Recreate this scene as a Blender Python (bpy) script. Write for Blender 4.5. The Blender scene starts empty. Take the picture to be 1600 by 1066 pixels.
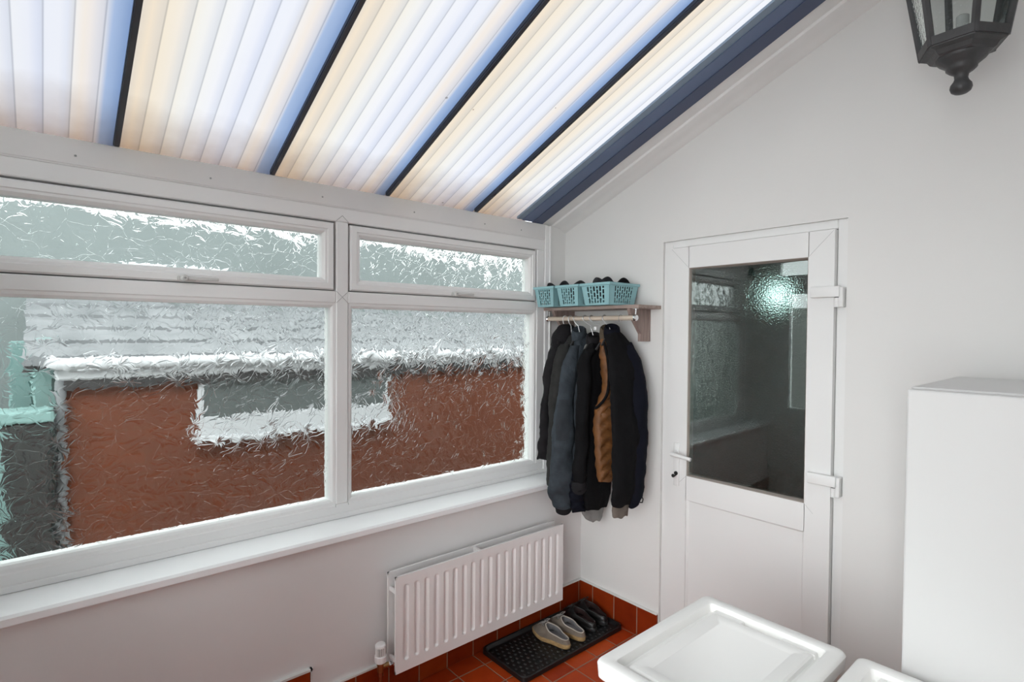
import bpy, bmesh, math, random
from mathutils import Vector, Matrix, noise
random.seed(7)
scene = bpy.context.scene
COL = scene.collection
PI = math.pi

# ------------------------------------------------------------------ helpers
class MB:
    """collects shapes into one bmesh, linked as ONE mesh object"""
    def __init__(self): self.bm = bmesh.new()
    def box(self, x0, x1, y0, y1, z0, z1, bev=0.0, seg=2):
        t = bmesh.new()
        vs = [t.verts.new((x, y, z)) for x in (x0, x1) for y in (y0, y1) for z in (z0, z1)]
        for f in ((0,1,3,2),(4,6,7,5),(0,4,5,1),(2,3,7,6),(0,2,6,4),(1,5,7,3)):
            t.faces.new([vs[i] for i in f])
        bmesh.ops.recalc_face_normals(t, faces=t.faces)
        if bev > 0:
            bmesh.ops.bevel(t, geom=list(t.edges), offset=bev, segments=seg, affect='EDGES', profile=0.5)
        self.merge(t); return self
    def merge(self, t, mtx=None):
        if mtx is not None: bmesh.ops.transform(t, matrix=mtx, verts=t.verts)
        me = bpy.data.meshes.new('tmp'); t.to_mesh(me); t.free()
        self.bm.from_mesh(me); bpy.data.meshes.remove(me)
    def poly(self, pts):
        self.bm.faces.new([self.bm.verts.new(p) for p in pts]); return self
    def rings(self, rings, cap0=True, cap1=True, closed=True):
        R = [[self.bm.verts.new(p) for p in r] for r in rings]
        n = len(R[0])
        for a, b in zip(R, R[1:]):
            for i in range(n if closed else n-1):
                j = (i+1) % n
                self.bm.faces.new((a[i], a[j], b[j], b[i]))
        if cap0: self.bm.faces.new(list(reversed(R[0])))
        if cap1: self.bm.faces.new(R[-1])
        return self
    def tube(self, pts, r, n=10, caps=True):
        pts = [Vector(p) for p in pts]
        rr = r if isinstance(r, (list, tuple)) else [r]*len(pts)
        rings = []; up = None
        for i, p in enumerate(pts):
            t = (pts[min(i+1, len(pts)-1)] - pts[max(i-1, 0)]).normalized()
            if up is None:
                up = Vector((0,0,1)) if abs(t.z) < .9 else Vector((1,0,0))
            s = t.cross(up).normalized(); up = s.cross(t).normalized()
            rings.append([p + (s*math.cos(2*PI*k/n) + up*math.sin(2*PI*k/n))*rr[i] for k in range(n)])
        return self.rings(rings, caps, caps)
    def lathe(self, c, prof, n=24, axis='z'):
        rings = []
        for r, h in prof:
            ring = []
            for k in range(n):
                a = 2*PI*k/n
                u, v = r*math.cos(a), r*math.sin(a)
                ring.append((c[0]+u, c[1]+v, c[2]+h) if axis == 'z' else
                            ((c[0]+h, c[1]+u, c[2]+v) if axis == 'x' else (c[0]+u, c[1]+h, c[2]+v)))
            rings.append(ring)
        return self.rings(rings)
    def prism(self, prof, y0, y1, axis='y'):
        """extrude closed (a,b) profile; axis y: (x,z) profile; axis x: (y,z) profile; axis z: (x,y)"""
        def P(a, b, h): return (a, h, b) if axis == 'y' else ((h, a, b) if axis == 'x' else (a, b, h))
        return self.rings([[P(a, b, y0) for a, b in prof], [P(a, b, y1) for a, b in prof]])
    def build(self, name, mat, parent=None, smooth=None, doubles=False):
        if doubles: bmesh.ops.remove_doubles(self.bm, verts=self.bm.verts, dist=1e-5)
        bmesh.ops.recalc_face_normals(self.bm, faces=self.bm.faces)
        me = bpy.data.meshes.new(name); self.bm.to_mesh(me); self.bm.free()
        if mat: me.materials.append(mat)
        if smooth is not None:
            for p in me.polygons: p.use_smooth = True
            me.set_sharp_from_angle(angle=math.radians(smooth))
        o = bpy.data.objects.new(name, me); COL.objects.link(o)
        if parent is not None:
            o.parent = parent
            o.matrix_parent_inverse = parent.matrix_basis.inverted()
        return o

def tag(o, label=None, cat=None, group=None, kind=None):
    if label: o['label'] = label
    if cat: o['category'] = cat
    if group: o['group'] = group
    if kind: o['kind'] = kind
    return o
def thing(name, label, cat, loc=(0,0,0), group=None, kind=None):
    o = bpy.data.objects.new(name, None); COL.objects.link(o)
    o.location = loc; o.empty_display_size = .1
    o.matrix_basis = Matrix.Translation(loc)
    return tag(o, label, cat, group, kind)
def structure(o, label=None, cat=None): return tag(o, label, cat, None, 'structure')

def lerp(a, b, t): return a + (b-a)*t
def resample(rows, n):
    """Catmull-Rom through tuples"""
    out = []
    m = len(rows)-1
    for i in range(n):
        t = i/(n-1)*m; k = min(int(t), m-1); u = t-k
        p0, p1, p2, p3 = rows[max(k-1,0)], rows[k], rows[k+1], rows[min(k+2,m)]
        out.append(tuple(.5*((2*b)+(-a+c)*u+(2*a-5*b+4*c-d)*u*u+(-a+3*b-3*c+d)*u**3)
                         for a,b,c,d in zip(p0,p1,p2,p3)))
    return out

# ------------------------------------------------------------------ materials
def newmat(name):
    m = bpy.data.materials.new(name); m.use_nodes = True
    nt = m.node_tree; nt.nodes.clear()
    out = nt.nodes.new('ShaderNodeOutputMaterial')
    return m, nt, out
def N(nt, t, **kw):
    n = nt.nodes.new(t)
    for k, v in kw.items():
        if hasattr(n, k): setattr(n, k, v)
        else: n.inputs[k.replace('_', ' ')].default_value = v
    return n
def L(nt, a, b): nt.links.new(a, b)
def math_(nt, op, a, b=None, c=None):
    n = nt.nodes.new('ShaderNodeMath'); n.operation = op
    for i, v in enumerate((a, b, c)):
        if v is None: continue
        if isinstance(v, (int, float)): n.inputs[i].default_value = v
        else: L(nt, v, n.inputs[i])
    return n.outputs[0]
def ramp(nt, fac, stops, interp='LINEAR'):
    r = nt.nodes.new('ShaderNodeValToRGB'); r.color_ramp.interpolation = interp
    e = r.color_ramp.elements
    while len(e) < len(stops): e.new(.5)
    for i, (p, c) in enumerate(stops):
        e[i].position = p; e[i].color = (*c, 1) if len(c) == 3 else c
    L(nt, fac, r.inputs[0]); return r.outputs[0]

def surf(name, col, rough=.5, var=.06, vscale=3.0, bump=0.0, bscale=60.0, metal=0.0, spec=.5, coat=0.0, sheen=0.0, col2=None):
    m, nt, out = newmat(name)
    b = N(nt, 'ShaderNodeBsdfPrincipled')
    b.inputs['Roughness'].default_value = rough; b.inputs['Metallic'].default_value = metal
    b.inputs['Specular IOR Level'].default_value = spec
    b.inputs['Coat Weight'].default_value = coat
    b.inputs['Sheen Weight'].default_value = sheen
    tc = N(nt, 'ShaderNodeTexCoord')
    nz = N(nt, 'ShaderNodeTexNoise'); nz.inputs['Scale'].default_value = vscale; nz.inputs['Detail'].default_value = 4
    L(nt, tc.outputs['Object'], nz.inputs['Vector'])
    c2 = col2 or tuple(max(0, c*(1-var)) for c in col)
    c1 = col if col2 else tuple(min(1, c*(1+var*.5)) for c in col)
    L(nt, ramp(nt, nz.outputs['Fac'], [(.3, c2), (.7, c1)]), b.inputs['Base Color'])
    if bump > 0:
        n2 = N(nt, 'ShaderNodeTexNoise'); n2.inputs['Scale'].default_value = bscale; n2.inputs['Detail'].default_value = 3
        L(nt, tc.outputs['Object'], n2.inputs['Vector'])
        bp = N(nt, 'ShaderNodeBump'); bp.inputs['Strength'].default_value = 1; bp.inputs['Distance'].default_value = bump
        L(nt, n2.outputs['Fac'], bp.inputs['Height']); L(nt, bp.outputs[0], b.inputs['Normal'])
    L(nt, b.outputs[0], out.inputs[0])
    return m

M = {}
M['house'] = surf('house_wall_paint', (.82,.815,.80), .85, .03, 1.5)
M['wall'] = surf('painted_plaster', (.72,.715,.70), .85, .03, 1.5, .0006, 25)
M['wall_pink'] = surf('painted_dwarf_wall', (.77,.755,.75), .85, .04, 1.2, .0008, 18)
M['upvc'] = surf('white_upvc', (.82,.82,.815), .35, .02, 2)
M['upvc_door'] = surf('white_upvc_door', (.75,.75,.742), .4, .02, 2)
M['sill'] = surf('gloss_white_sill', (.93,.94,.95), .3, .02, 2)
M['timber_white'] = surf('white_painted_timber', (.76,.755,.745), .6, .05, 4, .0005, 30)
M['rad'] = surf('radiator_enamel', (.82,.80,.795), .4, .03, 3)
M['rad_dark'] = surf('convector_steel', (.45,.46,.45), .5, .1, 8)
M['plastic'] = surf('white_box_plastic', (.86,.86,.842), .45, .015, 4)
M['cabinet'] = surf('white_cabinet', (.63,.632,.625), .45, .01, 2)
M['rubber'] = surf('black_rubber', (.0055,.0055,.006), .45, .2, 20, .0006, 120)
M['teal'] = surf('teal_plastic', (.26,.47,.50), .5, .05, 10)
M['lant'] = surf('black_cast_metal', (.045,.045,.047), .45, .3, 15, .0012, 60)
M['chrome'] = surf('chrome', (.75,.75,.76), .18, .02, 5, metal=1)
M['steelwire'] = surf('wire', (.62,.62,.63), .3, .02, 5, metal=1)
M['brass'] = surf('brass', (.50,.34,.16), .35, .1, 20, metal=1)
M['copper'] = surf('copper_pipe', (.42,.22,.12), .35, .15, 20, metal=1)
M['gasket'] = surf('door_gasket', (.30,.26,.23), .6, .1, 10)
M['gap_shade'] = surf('gap_shade_grey', (.30,.30,.295), .7, .1, 8)
M['seam'] = surf('welded_seam', (.42,.42,.41), .7, .05, 8)
M['hndl'] = surf('handle_grey', (.60,.60,.585), .35, .03, 8)
M['black'] = surf('black_key', (.02,.02,.02), .4, .1, 10)
M['greymetal'] = surf('grey_metal', (.32,.33,.32), .4, .1, 10)
# clothes
M['cl_charcoal'] = surf('charcoal_shell', (.013,.012,.0135), .75, .3, 9, .004, 28, spec=.15)
M['cl_grey'] = surf('grey_wool', (.030,.030,.029), .9, .25, 14, .003, 40, spec=.15)
M['cl_slate'] = surf('slate_canvas', (.042,.051,.061), .85, .35, 14, .007, 26, spec=.15)
M['cl_slate2'] = surf('slate_pocket', (.022,.028,.035), .85, .25, 14, .003, 40)
M['cl_black'] = surf('black_cloth', (.0045,.0043,.0050), .85, .3, 12, .004, 30, spec=.15)
M['cl_navy'] = surf('navy_cloth', (.0042,.0048,.0105), .8, .3, 8, .004, 24, spec=.15)
M['cl_brown'] = surf('rust_quilt', (.150,.055,.011), .6, .35, 22, .002, 60)
M['cl_olive'] = surf('olive_collar', (.075,.055,.035), .9, .25, 16, .002, 60)
M['cl_beige'] = surf('beige_lining', (.13,.108,.09), .9, .15, 16, .002, 50)
M['cl_lgrey'] = surf('pale_grey_jersey', (.20,.197,.19), .95, .15, 20, .003, 45)
M['cl_knit'] = surf('dark_knit', (.008,.009,.012), .95, .3, 30, .006, 80)
M['white_tag'] = surf('white_tag', (.8,.8,.8), .5, .02, 5)
# shoes
M['sh_upper'] = surf('taupe_suede', (.185,.150,.118), .9, .2, 30, .0012, 150)
M['sh_trim'] = surf('pale_edge', (.42,.38,.33), .8, .15, 40)
M['sh_sole'] = surf('worn_gum_sole', (.48,.31,.13), .75, .3, 45, .0015, 120, col2=(.25,.15,.065))
M['sh_in'] = surf('grey_insole', (.17,.165,.17), .9, .25, 30)
M['sh_black'] = surf('black_leather', (.005,.0042,.0042), .4, .2, 30, .001, 80)
M['sh_red'] = surf('dark_red_lining', (.022,.006,.005), .8, .2, 30)
M['lace'] = surf('grey_lace', (.25,.24,.23), .9, .1, 40)
M['lace_black'] = surf('black_lace', (.012,.011,.010), .8, .1, 40)

def wood(name, c1, c2, axis='x', rough=.55):
    m, nt, out = newmat(name)
    b = N(nt, 'ShaderNodeBsdfPrincipled'); b.inputs['Roughness'].default_value = rough
    tc = N(nt, 'ShaderNodeTexCoord'); mp = N(nt, 'ShaderNodeMapping')
    mp.inputs['Scale'].default_value = {'x': (3,40,40), 'z': (40,40,3), 'y': (40,3,40)}[axis]
    nz = N(nt, 'ShaderNodeTexNoise'); nz.inputs['Scale'].default_value = 2; nz.inputs['Detail'].default_value = 5
    nz.inputs['Distortion'].default_value = .6
    L(nt, tc.outputs['Object'], mp.inputs[0]); L(nt, mp.outputs[0], nz.inputs['Vector'])
    L(nt, ramp(nt, nz.outputs['Fac'], [(.32, c2), (.68, c1)]), b.inputs['Base Color'])
    L(nt, b.outputs[0], out.inputs[0]); return m
M['wood'] = wood('weathered_pine', (.40,.315,.275), (.25,.185,.16), 'x')
M['wood_v'] = wood('weathered_pine_upright', (.33,.245,.215), (.20,.14,.125), 'z')
M['rod'] = wood('pale_dowel', (.62,.53,.44), (.50,.41,.33), 'x', .45)

# quarry tiles ----------------------------------------------------------------
def tiles(name, mode):
    """mode floor: x,y grid; mode wall_x / wall_y: single course of upright tiles along y / x"""
    m, nt, out = newmat(name)
    b = N(nt, 'ShaderNodeBsdfPrincipled'); b.inputs['Specular IOR Level'].default_value = .2
    tc = N(nt, 'ShaderNodeTexCoord'); sp = N(nt, 'ShaderNodeSeparateXYZ')
    L(nt, tc.outputs['Object'], sp.inputs[0])
    K = 1.0 if mode == 'floor' else .58  # skirting tiles coloured darker to paint in the shade on them
    T = .1545; G = .0055
    def cell(src, off):
        u = math_(nt, 'DIVIDE', math_(nt, 'ADD', src, off), T)
        fl = math_(nt, 'FLOOR', u); fr = math_(nt, 'FRACT', u)
        d = math_(nt, 'MULTIPLY', math_(nt, 'SUBTRACT', .5, math_(nt, 'ABSOLUTE', math_(nt, 'SUBTRACT', fr, .5))), T)
        return fl, d
    if mode == 'floor':
        f1, d1 = cell(sp.outputs['X'], TX); f2, d2 = cell(sp.outputs['Y'], TY)
        d = math_(nt, 'MINIMUM', d1, d2)
    else:
        f1, d = cell(sp.outputs['Y' if mode == 'wall_x' else 'X'], TY if mode == 'wall_x' else TX); f2 = 0.0
    cv = N(nt, 'ShaderNodeCombineXYZ')
    L(nt, f1, cv.inputs[0])
    if mode == 'floor': L(nt, f2, cv.inputs[1])
    wn = N(nt, 'ShaderNodeTexWhiteNoise'); L(nt, cv.outputs[0], wn.inputs['Vector'])
    nz = N(nt, 'ShaderNodeTexNoise'); nz.inputs['Scale'].default_value = 14; nz.inputs['Detail'].default_value = 5
    L(nt, tc.outputs['Object'], nz.inputs['Vector'])
    v = math_(nt, 'ADD', math_(nt, 'MULTIPLY', wn.outputs['Value'], .5), math_(nt, 'MULTIPLY', nz.outputs['Fac'], .5))
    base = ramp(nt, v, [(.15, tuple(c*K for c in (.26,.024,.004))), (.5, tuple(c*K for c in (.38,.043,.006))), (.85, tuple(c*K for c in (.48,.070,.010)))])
    g = N(nt, 'ShaderNodeMapRange'); g.inputs['From Min'].default_value = G*.35; g.inputs['From Max'].default_value = G*.7
    L(nt, d, g.inputs['Value'])
    mx = N(nt, 'ShaderNodeMix', data_type='RGBA')
    L(nt, g.outputs[0], mx.inputs['Factor']); mx.inputs[6].default_value = (.27,.17,.12,1); L(nt, base, mx.inputs[7])
    L(nt, mx.outputs[2], b.inputs['Base Color'])
    rr = N(nt, 'ShaderNodeMapRange'); L(nt, g.outputs[0], rr.inputs['Value'])
    rr.inputs['To Min'].default_value = .9; rr.inputs['To Max'].default_value = .42
    L(nt, rr.outputs[0], b.inputs['Roughness'])
    bp = N(nt, 'ShaderNodeBump'); bp.inputs['Distance'].default_value = .002
    hh = math_(nt, 'ADD', g.outputs[0], math_(nt, 'MULTIPLY', nz.outputs['Fac'], .3))
    L(nt, hh, bp.inputs['Height']); L(nt, bp.outputs[0], b.inputs['Normal'])
    L(nt, b.outputs[0], out.inputs[0]); return m
SKY, FILL_GLOW, OPAL = 3.0, 8.0, .30
TX = .0435; TY = .030
M['tile_floor'] = tiles('quarry_tile_floor', 'floor')
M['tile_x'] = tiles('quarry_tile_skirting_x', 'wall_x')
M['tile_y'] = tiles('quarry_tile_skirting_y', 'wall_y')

# leaf-patterned glass ----------------------------------------------------------
def leaf_glass(name, amp=.0038, tint=(.955,.985,.972), scale=9.0, rough=.02):
    m, nt, out = newmat(name)
    tc = N(nt, 'ShaderNodeTexCoord'); sp = N(nt, 'ShaderNodeSeparateXYZ')
    L(nt, tc.outputs['Object'], sp.inputs[0])
    cv = N(nt, 'ShaderNodeCombineXYZ')
    L(nt, math_(nt, 'MULTIPLY', sp.outputs['Y'], scale), cv.inputs[0])
    L(nt, math_(nt, 'MULTIPLY', sp.outputs['Z'], scale), cv.inputs[1])
    def leaves(offset, n):
        ad = N(nt, 'ShaderNodeVectorMath', operation='ADD'); L(nt, cv.outputs[0], ad.inputs[0]); ad.inputs[1].default_value = offset
        wz = N(nt, 'ShaderNodeTexNoise'); wz.inputs['Scale'].default_value = 1.6; wz.inputs['Detail'].default_value = 1
        L(nt, ad.outputs[0], wz.inputs['Vector'])
        sb = N(nt, 'ShaderNodeVectorMath', operation='SUBTRACT'); L(nt, wz.outputs['Color'], sb.inputs[0]); sb.inputs[1].default_value = (.5,.5,.5)
        sc = N(nt, 'ShaderNodeVectorMath', operation='SCALE'); L(nt, sb.outputs[0], sc.inputs[0]); sc.inputs['Scale'].default_value = .7
        wv = N(nt, 'ShaderNodeVectorMath', operation='ADD'); L(nt, ad.outputs[0], wv.inputs[0]); L(nt, sc.outputs[0], wv.inputs[1])
        vo = N(nt, 'ShaderNodeTexVoronoi', voronoi_dimensions='2D'); vo.inputs['Scale'].default_value = 1
        L(nt, wv.outputs[0], vo.inputs['Vector'])
        df = N(nt, 'ShaderNodeVectorMath', operation='SUBTRACT'); L(nt, wv.outputs[0], df.inputs[0]); L(nt, vo.outputs['Position'], df.inputs[1])
        s2 = N(nt, 'ShaderNodeSeparateXYZ'); L(nt, df.outputs[0], s2.inputs[0])
        ang = math_(nt, 'ARCTAN2', s2.outputs[1], s2.outputs[0])
        r = vo.outputs['Distance']
        s3 = N(nt, 'ShaderNodeSeparateXYZ'); L(nt, vo.outputs['Color'], s3.inputs[0])
        a = math_(nt, 'ADD', math_(nt, 'MULTIPLY', ang, n/(2*PI)), math_(nt, 'MULTIPLY', s3.outputs[0], 7.0))
        a = math_(nt, 'ADD', a, math_(nt, 'MULTIPLY', r, math_(nt, 'SUBTRACT', s3.outputs[1], .5)))
        t = math_(nt, 'MULTIPLY', math_(nt, 'ABSOLUTE', math_(nt, 'SUBTRACT', math_(nt, 'FRACT', a), .5)), 2.0)
        dome = math_(nt, 'SUBTRACT', 1.0, math_(nt, 'POWER', t, 3.0))
        vein = math_(nt, 'MULTIPLY', math_(nt, 'EXPONENT', math_(nt, 'MULTIPLY', math_(nt, 'MULTIPLY', t, t), -40.0)), -.35)
        h = math_(nt, 'ADD', dome, vein)
        env = N(nt, 'ShaderNodeMapRange', interpolation_type='SMOOTHSTEP'); L(nt, r, env.inputs['Value'])
        env.inputs['From Min'].default_value = 0; env.inputs['From Max'].default_value = .45
        h = math_(nt, 'MULTIPLY', h, env.outputs[0])
        fall = math_(nt, 'SUBTRACT', 1.0, math_(nt, 'MULTIPLY', r, .7))
        return math_(nt, 'MULTIPLY', h, fall)
    h = math_(nt, 'ADD', leaves((3.1, 8.7, 0), 6), math_(nt, 'MULTIPLY', leaves((41.3, 17.2, 0), 7), .42))
    bp = N(nt, 'ShaderNodeBump'); bp.inputs['Strength'].default_value = 1; bp.inputs['Distance'].default_value = amp
    L(nt, h, bp.inputs['Height'])
    g = N(nt, 'ShaderNodeBsdfGlass'); g.inputs['IOR'].default_value = 1.36; g.inputs['Roughness'].default_value = rough
    g.inputs['Color'].default_value = (*tint, 1)
    L(nt, bp.outputs[0], g.inputs['Normal'])
    L(nt, g.outputs[0], out.inputs[0]); return m
M['leaf_glass'] = leaf_glass('leaf_pattern_glass')

def thin_glass(name, refl_ior, tint, rough=.0, bump=0.0, bscale=200, trough=None):
    m, nt, out = newmat(name)
    fr = N(nt, 'ShaderNodeFresnel'); fr.inputs['IOR'].default_value = refl_ior
    gl = N(nt, 'ShaderNodeBsdfGlossy'); gl.inputs['Roughness'].default_value = rough; gl.inputs['Color'].default_value = (.93,1,.985,1)
    if trough is None:
        tr = N(nt, 'ShaderNodeBsdfTransparent'); tr.inputs['Color'].default_value = (*tint, 1)
    else:
        tr = N(nt, 'ShaderNodeBsdfRefraction'); tr.inputs['Color'].default_value = (*tint, 1)
        tr.inputs['IOR'].default_value = 1.2; tr.inputs['Roughness'].default_value = trough
    if bump:
        tc = N(nt, 'ShaderNodeTexCoord')
        nz = N(nt, 'ShaderNodeTexNoise'); nz.inputs['Scale'].default_value = bscale
        L(nt, tc.outputs['Object'], nz.inputs['Vector'])
        bp = N(nt, 'ShaderNodeBump'); bp.inputs['Distance'].default_value = bump
        L(nt, nz.outputs['Fac'], bp.inputs['Height'])
        L(nt, bp.outputs[0], gl.inputs['Normal'])
        if trough is not None: L(nt, bp.outputs[0], tr.inputs['Normal'])
    mx = N(nt, 'ShaderNodeMixShader')
    L(nt, fr.outputs[0], mx.inputs[0]); L(nt, tr.outputs[0], mx.inputs[1]); L(nt, gl.outputs[0], mx.inputs[2])
    L(nt, mx.outputs[0], out.inputs[0]); return m
M['door_pane'] = thin_glass('door_pane', 2.2, (.80,.90,.87))
M['door_pane_rear'] = thin_glass('door_pane_rear', 1.35, (.8,.9,.88), .12, .004, 160, trough=.30)
M['clear'] = thin_glass('clear_pane', 1.5, (.96,.98,.97))
M['lant_glass'] = thin_glass('lantern_glass', 1.5, (.90,.93,.92), .05, .002, 90)

# polycarbonate roof -------------------------------------------------------------
BAR0, PITCH = -.674, .515
def roof_mat():
    m, nt, out = newmat('opal_polycarbonate')
    tc = N(nt, 'ShaderNodeTexCoord'); sp = N(nt, 'ShaderNodeSeparateXYZ')
    L(nt, tc.outputs['Object'], sp.inputs[0])
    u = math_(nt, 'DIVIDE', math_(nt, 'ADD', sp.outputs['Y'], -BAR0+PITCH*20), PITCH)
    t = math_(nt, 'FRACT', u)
    nz = N(nt, 'ShaderNodeTexNoise'); nz.inputs['Scale'].default_value = 1; nz.inputs['Detail'].default_value = 2
    mp = N(nt, 'ShaderNodeMapping'); mp.inputs['Scale'].default_value = (.5, 14, .5)
    L(nt, tc.outputs['Object'], mp.inputs[0]); L(nt, mp.outputs[0], nz.inputs['Vector'])
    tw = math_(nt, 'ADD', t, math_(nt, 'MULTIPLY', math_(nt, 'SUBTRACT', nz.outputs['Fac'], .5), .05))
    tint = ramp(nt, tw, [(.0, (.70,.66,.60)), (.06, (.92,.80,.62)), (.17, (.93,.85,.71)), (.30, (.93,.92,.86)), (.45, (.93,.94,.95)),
                         (.62, (.87,.895,.955)), (.72, (.90,.92,.95)), (.80, (.93,.86,.77)), (.87, (.86,.84,.83)), (.905, (.40,.52,.74)), (.985, (.26,.38,.60)), (1, (.2,.26,.36))])  # reflected blue and cream bands beside the bars, painted into the sheet
    # rib lines of the flutes, with the shading across each painted in
    fl = math_(nt, 'FRACT', math_(nt, 'MULTIPLY', t, 8.0))
    flute_shade = ramp(nt, fl, [(.0, (.62,.64,.68)), (.035, (.70,.72,.76)), (.06, (1,1,1)), (.55, (.98,.98,1.0)), (.80, (.88,.90,.96)), (.975, (.82,.84,.90)), (1, (.60,.62,.66))])
    mx = N(nt, 'ShaderNodeMix', data_type='RGBA', blend_type='MULTIPLY'); mx.inputs['Factor'].default_value = 1
    L(nt, tint, mx.inputs[6]); L(nt, flute_shade, mx.inputs[7])
    # dirt that has crept up from the eaves
    dn = N(nt, 'ShaderNodeTexNoise'); dn.inputs['Scale'].default_value = 9; dn.inputs['Detail'].default_value = 6
    L(nt, tc.outputs['Object'], dn.inputs['Vector'])
    edge = N(nt, 'ShaderNodeMapRange'); L(nt, math_(nt, 'ADD', sp.outputs['X'], math_(nt, 'MULTIPLY', dn.outputs['Fac'], .12)), edge.inputs['Value'])
    edge.inputs['From Min'].default_value = -.12; edge.inputs['From Max'].default_value = .14
    edge.inputs['To Min'].default_value = .95; edge.inputs['To Max'].default_value = 0
    m2 = N(nt, 'ShaderNodeMix', data_type='RGBA', blend_type='MULTIPLY'); L(nt, edge.outputs[0], m2.inputs['Factor'])
    L(nt, mx.outputs[2], m2.inputs[6]); m2.inputs[7].default_value = (.50,.40,.34,1)
    # specks
    vo = N(nt, 'ShaderNodeTexVoronoi'); vo.inputs['Scale'].default_value = 7; L(nt, tc.outputs['Object'], vo.inputs['Vector'])
    sv = N(nt, 'ShaderNodeSeparateXYZ'); L(nt, vo.outputs['Color'], sv.inputs[0])
    rad = math_(nt, 'MULTIPLY', math_(nt, 'POWER', sv.outputs[0], 3.0), .05)
    spk = math_(nt, 'LESS_THAN', vo.outputs['Distance'], rad)
    m3 = N(nt, 'ShaderNodeMix', data_type='RGBA', blend_type='MULTIPLY'); L(nt, spk, m3.inputs['Factor'])
    L(nt, m2.outputs[2], m3.inputs[6]); m3.inputs[7].default_value = (.55,.52,.5,1)
    m4 = N(nt, 'ShaderNodeMix', data_type='RGBA', blend_type='MULTIPLY'); m4.inputs['Factor'].default_value = 1
    L(nt, m3.outputs[2], m4.inputs[6]); m4.inputs[7].default_value = (OPAL, OPAL, OPAL, 1)
    tl = N(nt, 'ShaderNodeBsdfTranslucent'); L(nt, m4.outputs[2], tl.inputs['Color'])
    gl = N(nt, 'ShaderNodeBsdfGlossy'); gl.inputs['Roughness'].default_value = .25; gl.inputs['Color'].default_value = (.8,.8,.8,1)
    ms = N(nt, 'ShaderNodeMixShader'); ms.inputs[0].default_value = .04
    L(nt, tl.outputs[0], ms.inputs[1]); L(nt, gl.outputs[0], ms.inputs[2])
    L(nt, ms.outputs[0], out.inputs[0]); return m
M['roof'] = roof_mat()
M['bar'] = surf('glazing_bar', (.045,.048,.058), .45, .1, 6)
M['flash1'] = surf('flashing_grey', (.21,.28,.36), .5, .06, 3)
M['flash2'] = surf('flashing_slate', (.115,.16,.27), .5, .06, 3)
M['flash3'] = surf('flashing_navy', (.062,.082,.15), .5, .06, 3)

# outdoors
def brick(name, c1, c2, mortar, axis):
    m, nt, out = newmat(name)
    b = N(nt, 'ShaderNodeBsdfPrincipled'); b.inputs['Roughness'].default_value = .9
    tc = N(nt, 'ShaderNodeTexCoord'); sp = N(nt, 'ShaderNodeSeparateXYZ'); L(nt, tc.outputs['Object'], sp.inputs[0])
    cv = N(nt, 'ShaderNodeCombineXYZ'); L(nt, sp.outputs[axis], cv.inputs[0]); L(nt, sp.outputs['Z'], cv.inputs[1])
    bk = N(nt, 'ShaderNodeTexBrick'); L(nt, cv.outputs[0], bk.inputs['Vector'])
    bk.inputs['Scale'].default_value = 1; bk.inputs['Brick Width'].default_value = .225; bk.inputs['Row Height'].default_value = .075
    bk.inputs['Mortar Size'].default_value = .005
    bk.inputs['Color1'].default_value = (*c1,1); bk.inputs['Color2'].default_value = (*c2,1); bk.inputs['Mortar'].default_value = (*mortar,1)
    L(nt, bk.outputs['Color'], b.inputs['Base Color']); L(nt, b.outputs[0], out.inputs[0]); return m
M['brick'] = brick('red_brick', (.112,.027,.0075), (.095,.022,.006), (.10,.030,.011), 'Y')
M['brick_white'] = brick('white_brick', (.5,.5,.48), (.46,.46,.44), (.3,.3,.28), 'X')
M['out_white'] = surf('white_fascia', (.44,.45,.46), .5, .05, 3)
M['out_roof'] = surf('pale_roof_sheet', (.165,.172,.178), .6, .2, 5, col2=(.10,.107,.112))
M['out_grey'] = surf('grey_green_render', (.125,.145,.143), .9, .1, 2)
M['out_dark'] = surf('soffit_shadow', (.03,.028,.028), .9, .1, 4)
M['out_pane'] = surf('neighbour_pane', (.080,.092,.090), .3, .1, 4)
M['out_post'] = surf('dark_stained_post', (.014,.014,.013), .8, .3, 8)
M['out_teal'] = surf('teal_panel', (.15,.255,.24), .6, .1, 4)
M['out_teal_dark'] = surf('teal_upright', (.095,.175,.165), .6, .1, 4)
M['ground'] = surf('concrete_path', (.32,.31,.30), .95, .15, 3)

# ------------------------------------------------------------------ dimensions
FARY, HX = -2.84, 2.78             # far end wall, house wall
WX = -.15                          # plane of window frame faces
SL = .408                          # roof slope
def roofz(x): return 2.25 + (x+.15)*SL

# ------------------------------------------------------------------ room shell
b = MB(); b.box(-.02, HX+.1, FARY-.1, .12, -.08, 0)
structure(b.build('floor', M['tile_floor']), 'red quarry tile floor', 'floor')

b = MB(); b.box(-.32, 0, FARY, 0, -.08, .742)
structure(b.build('wall_left', M['wall_pink']), 'low plastered wall under the window', 'wall')

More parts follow.
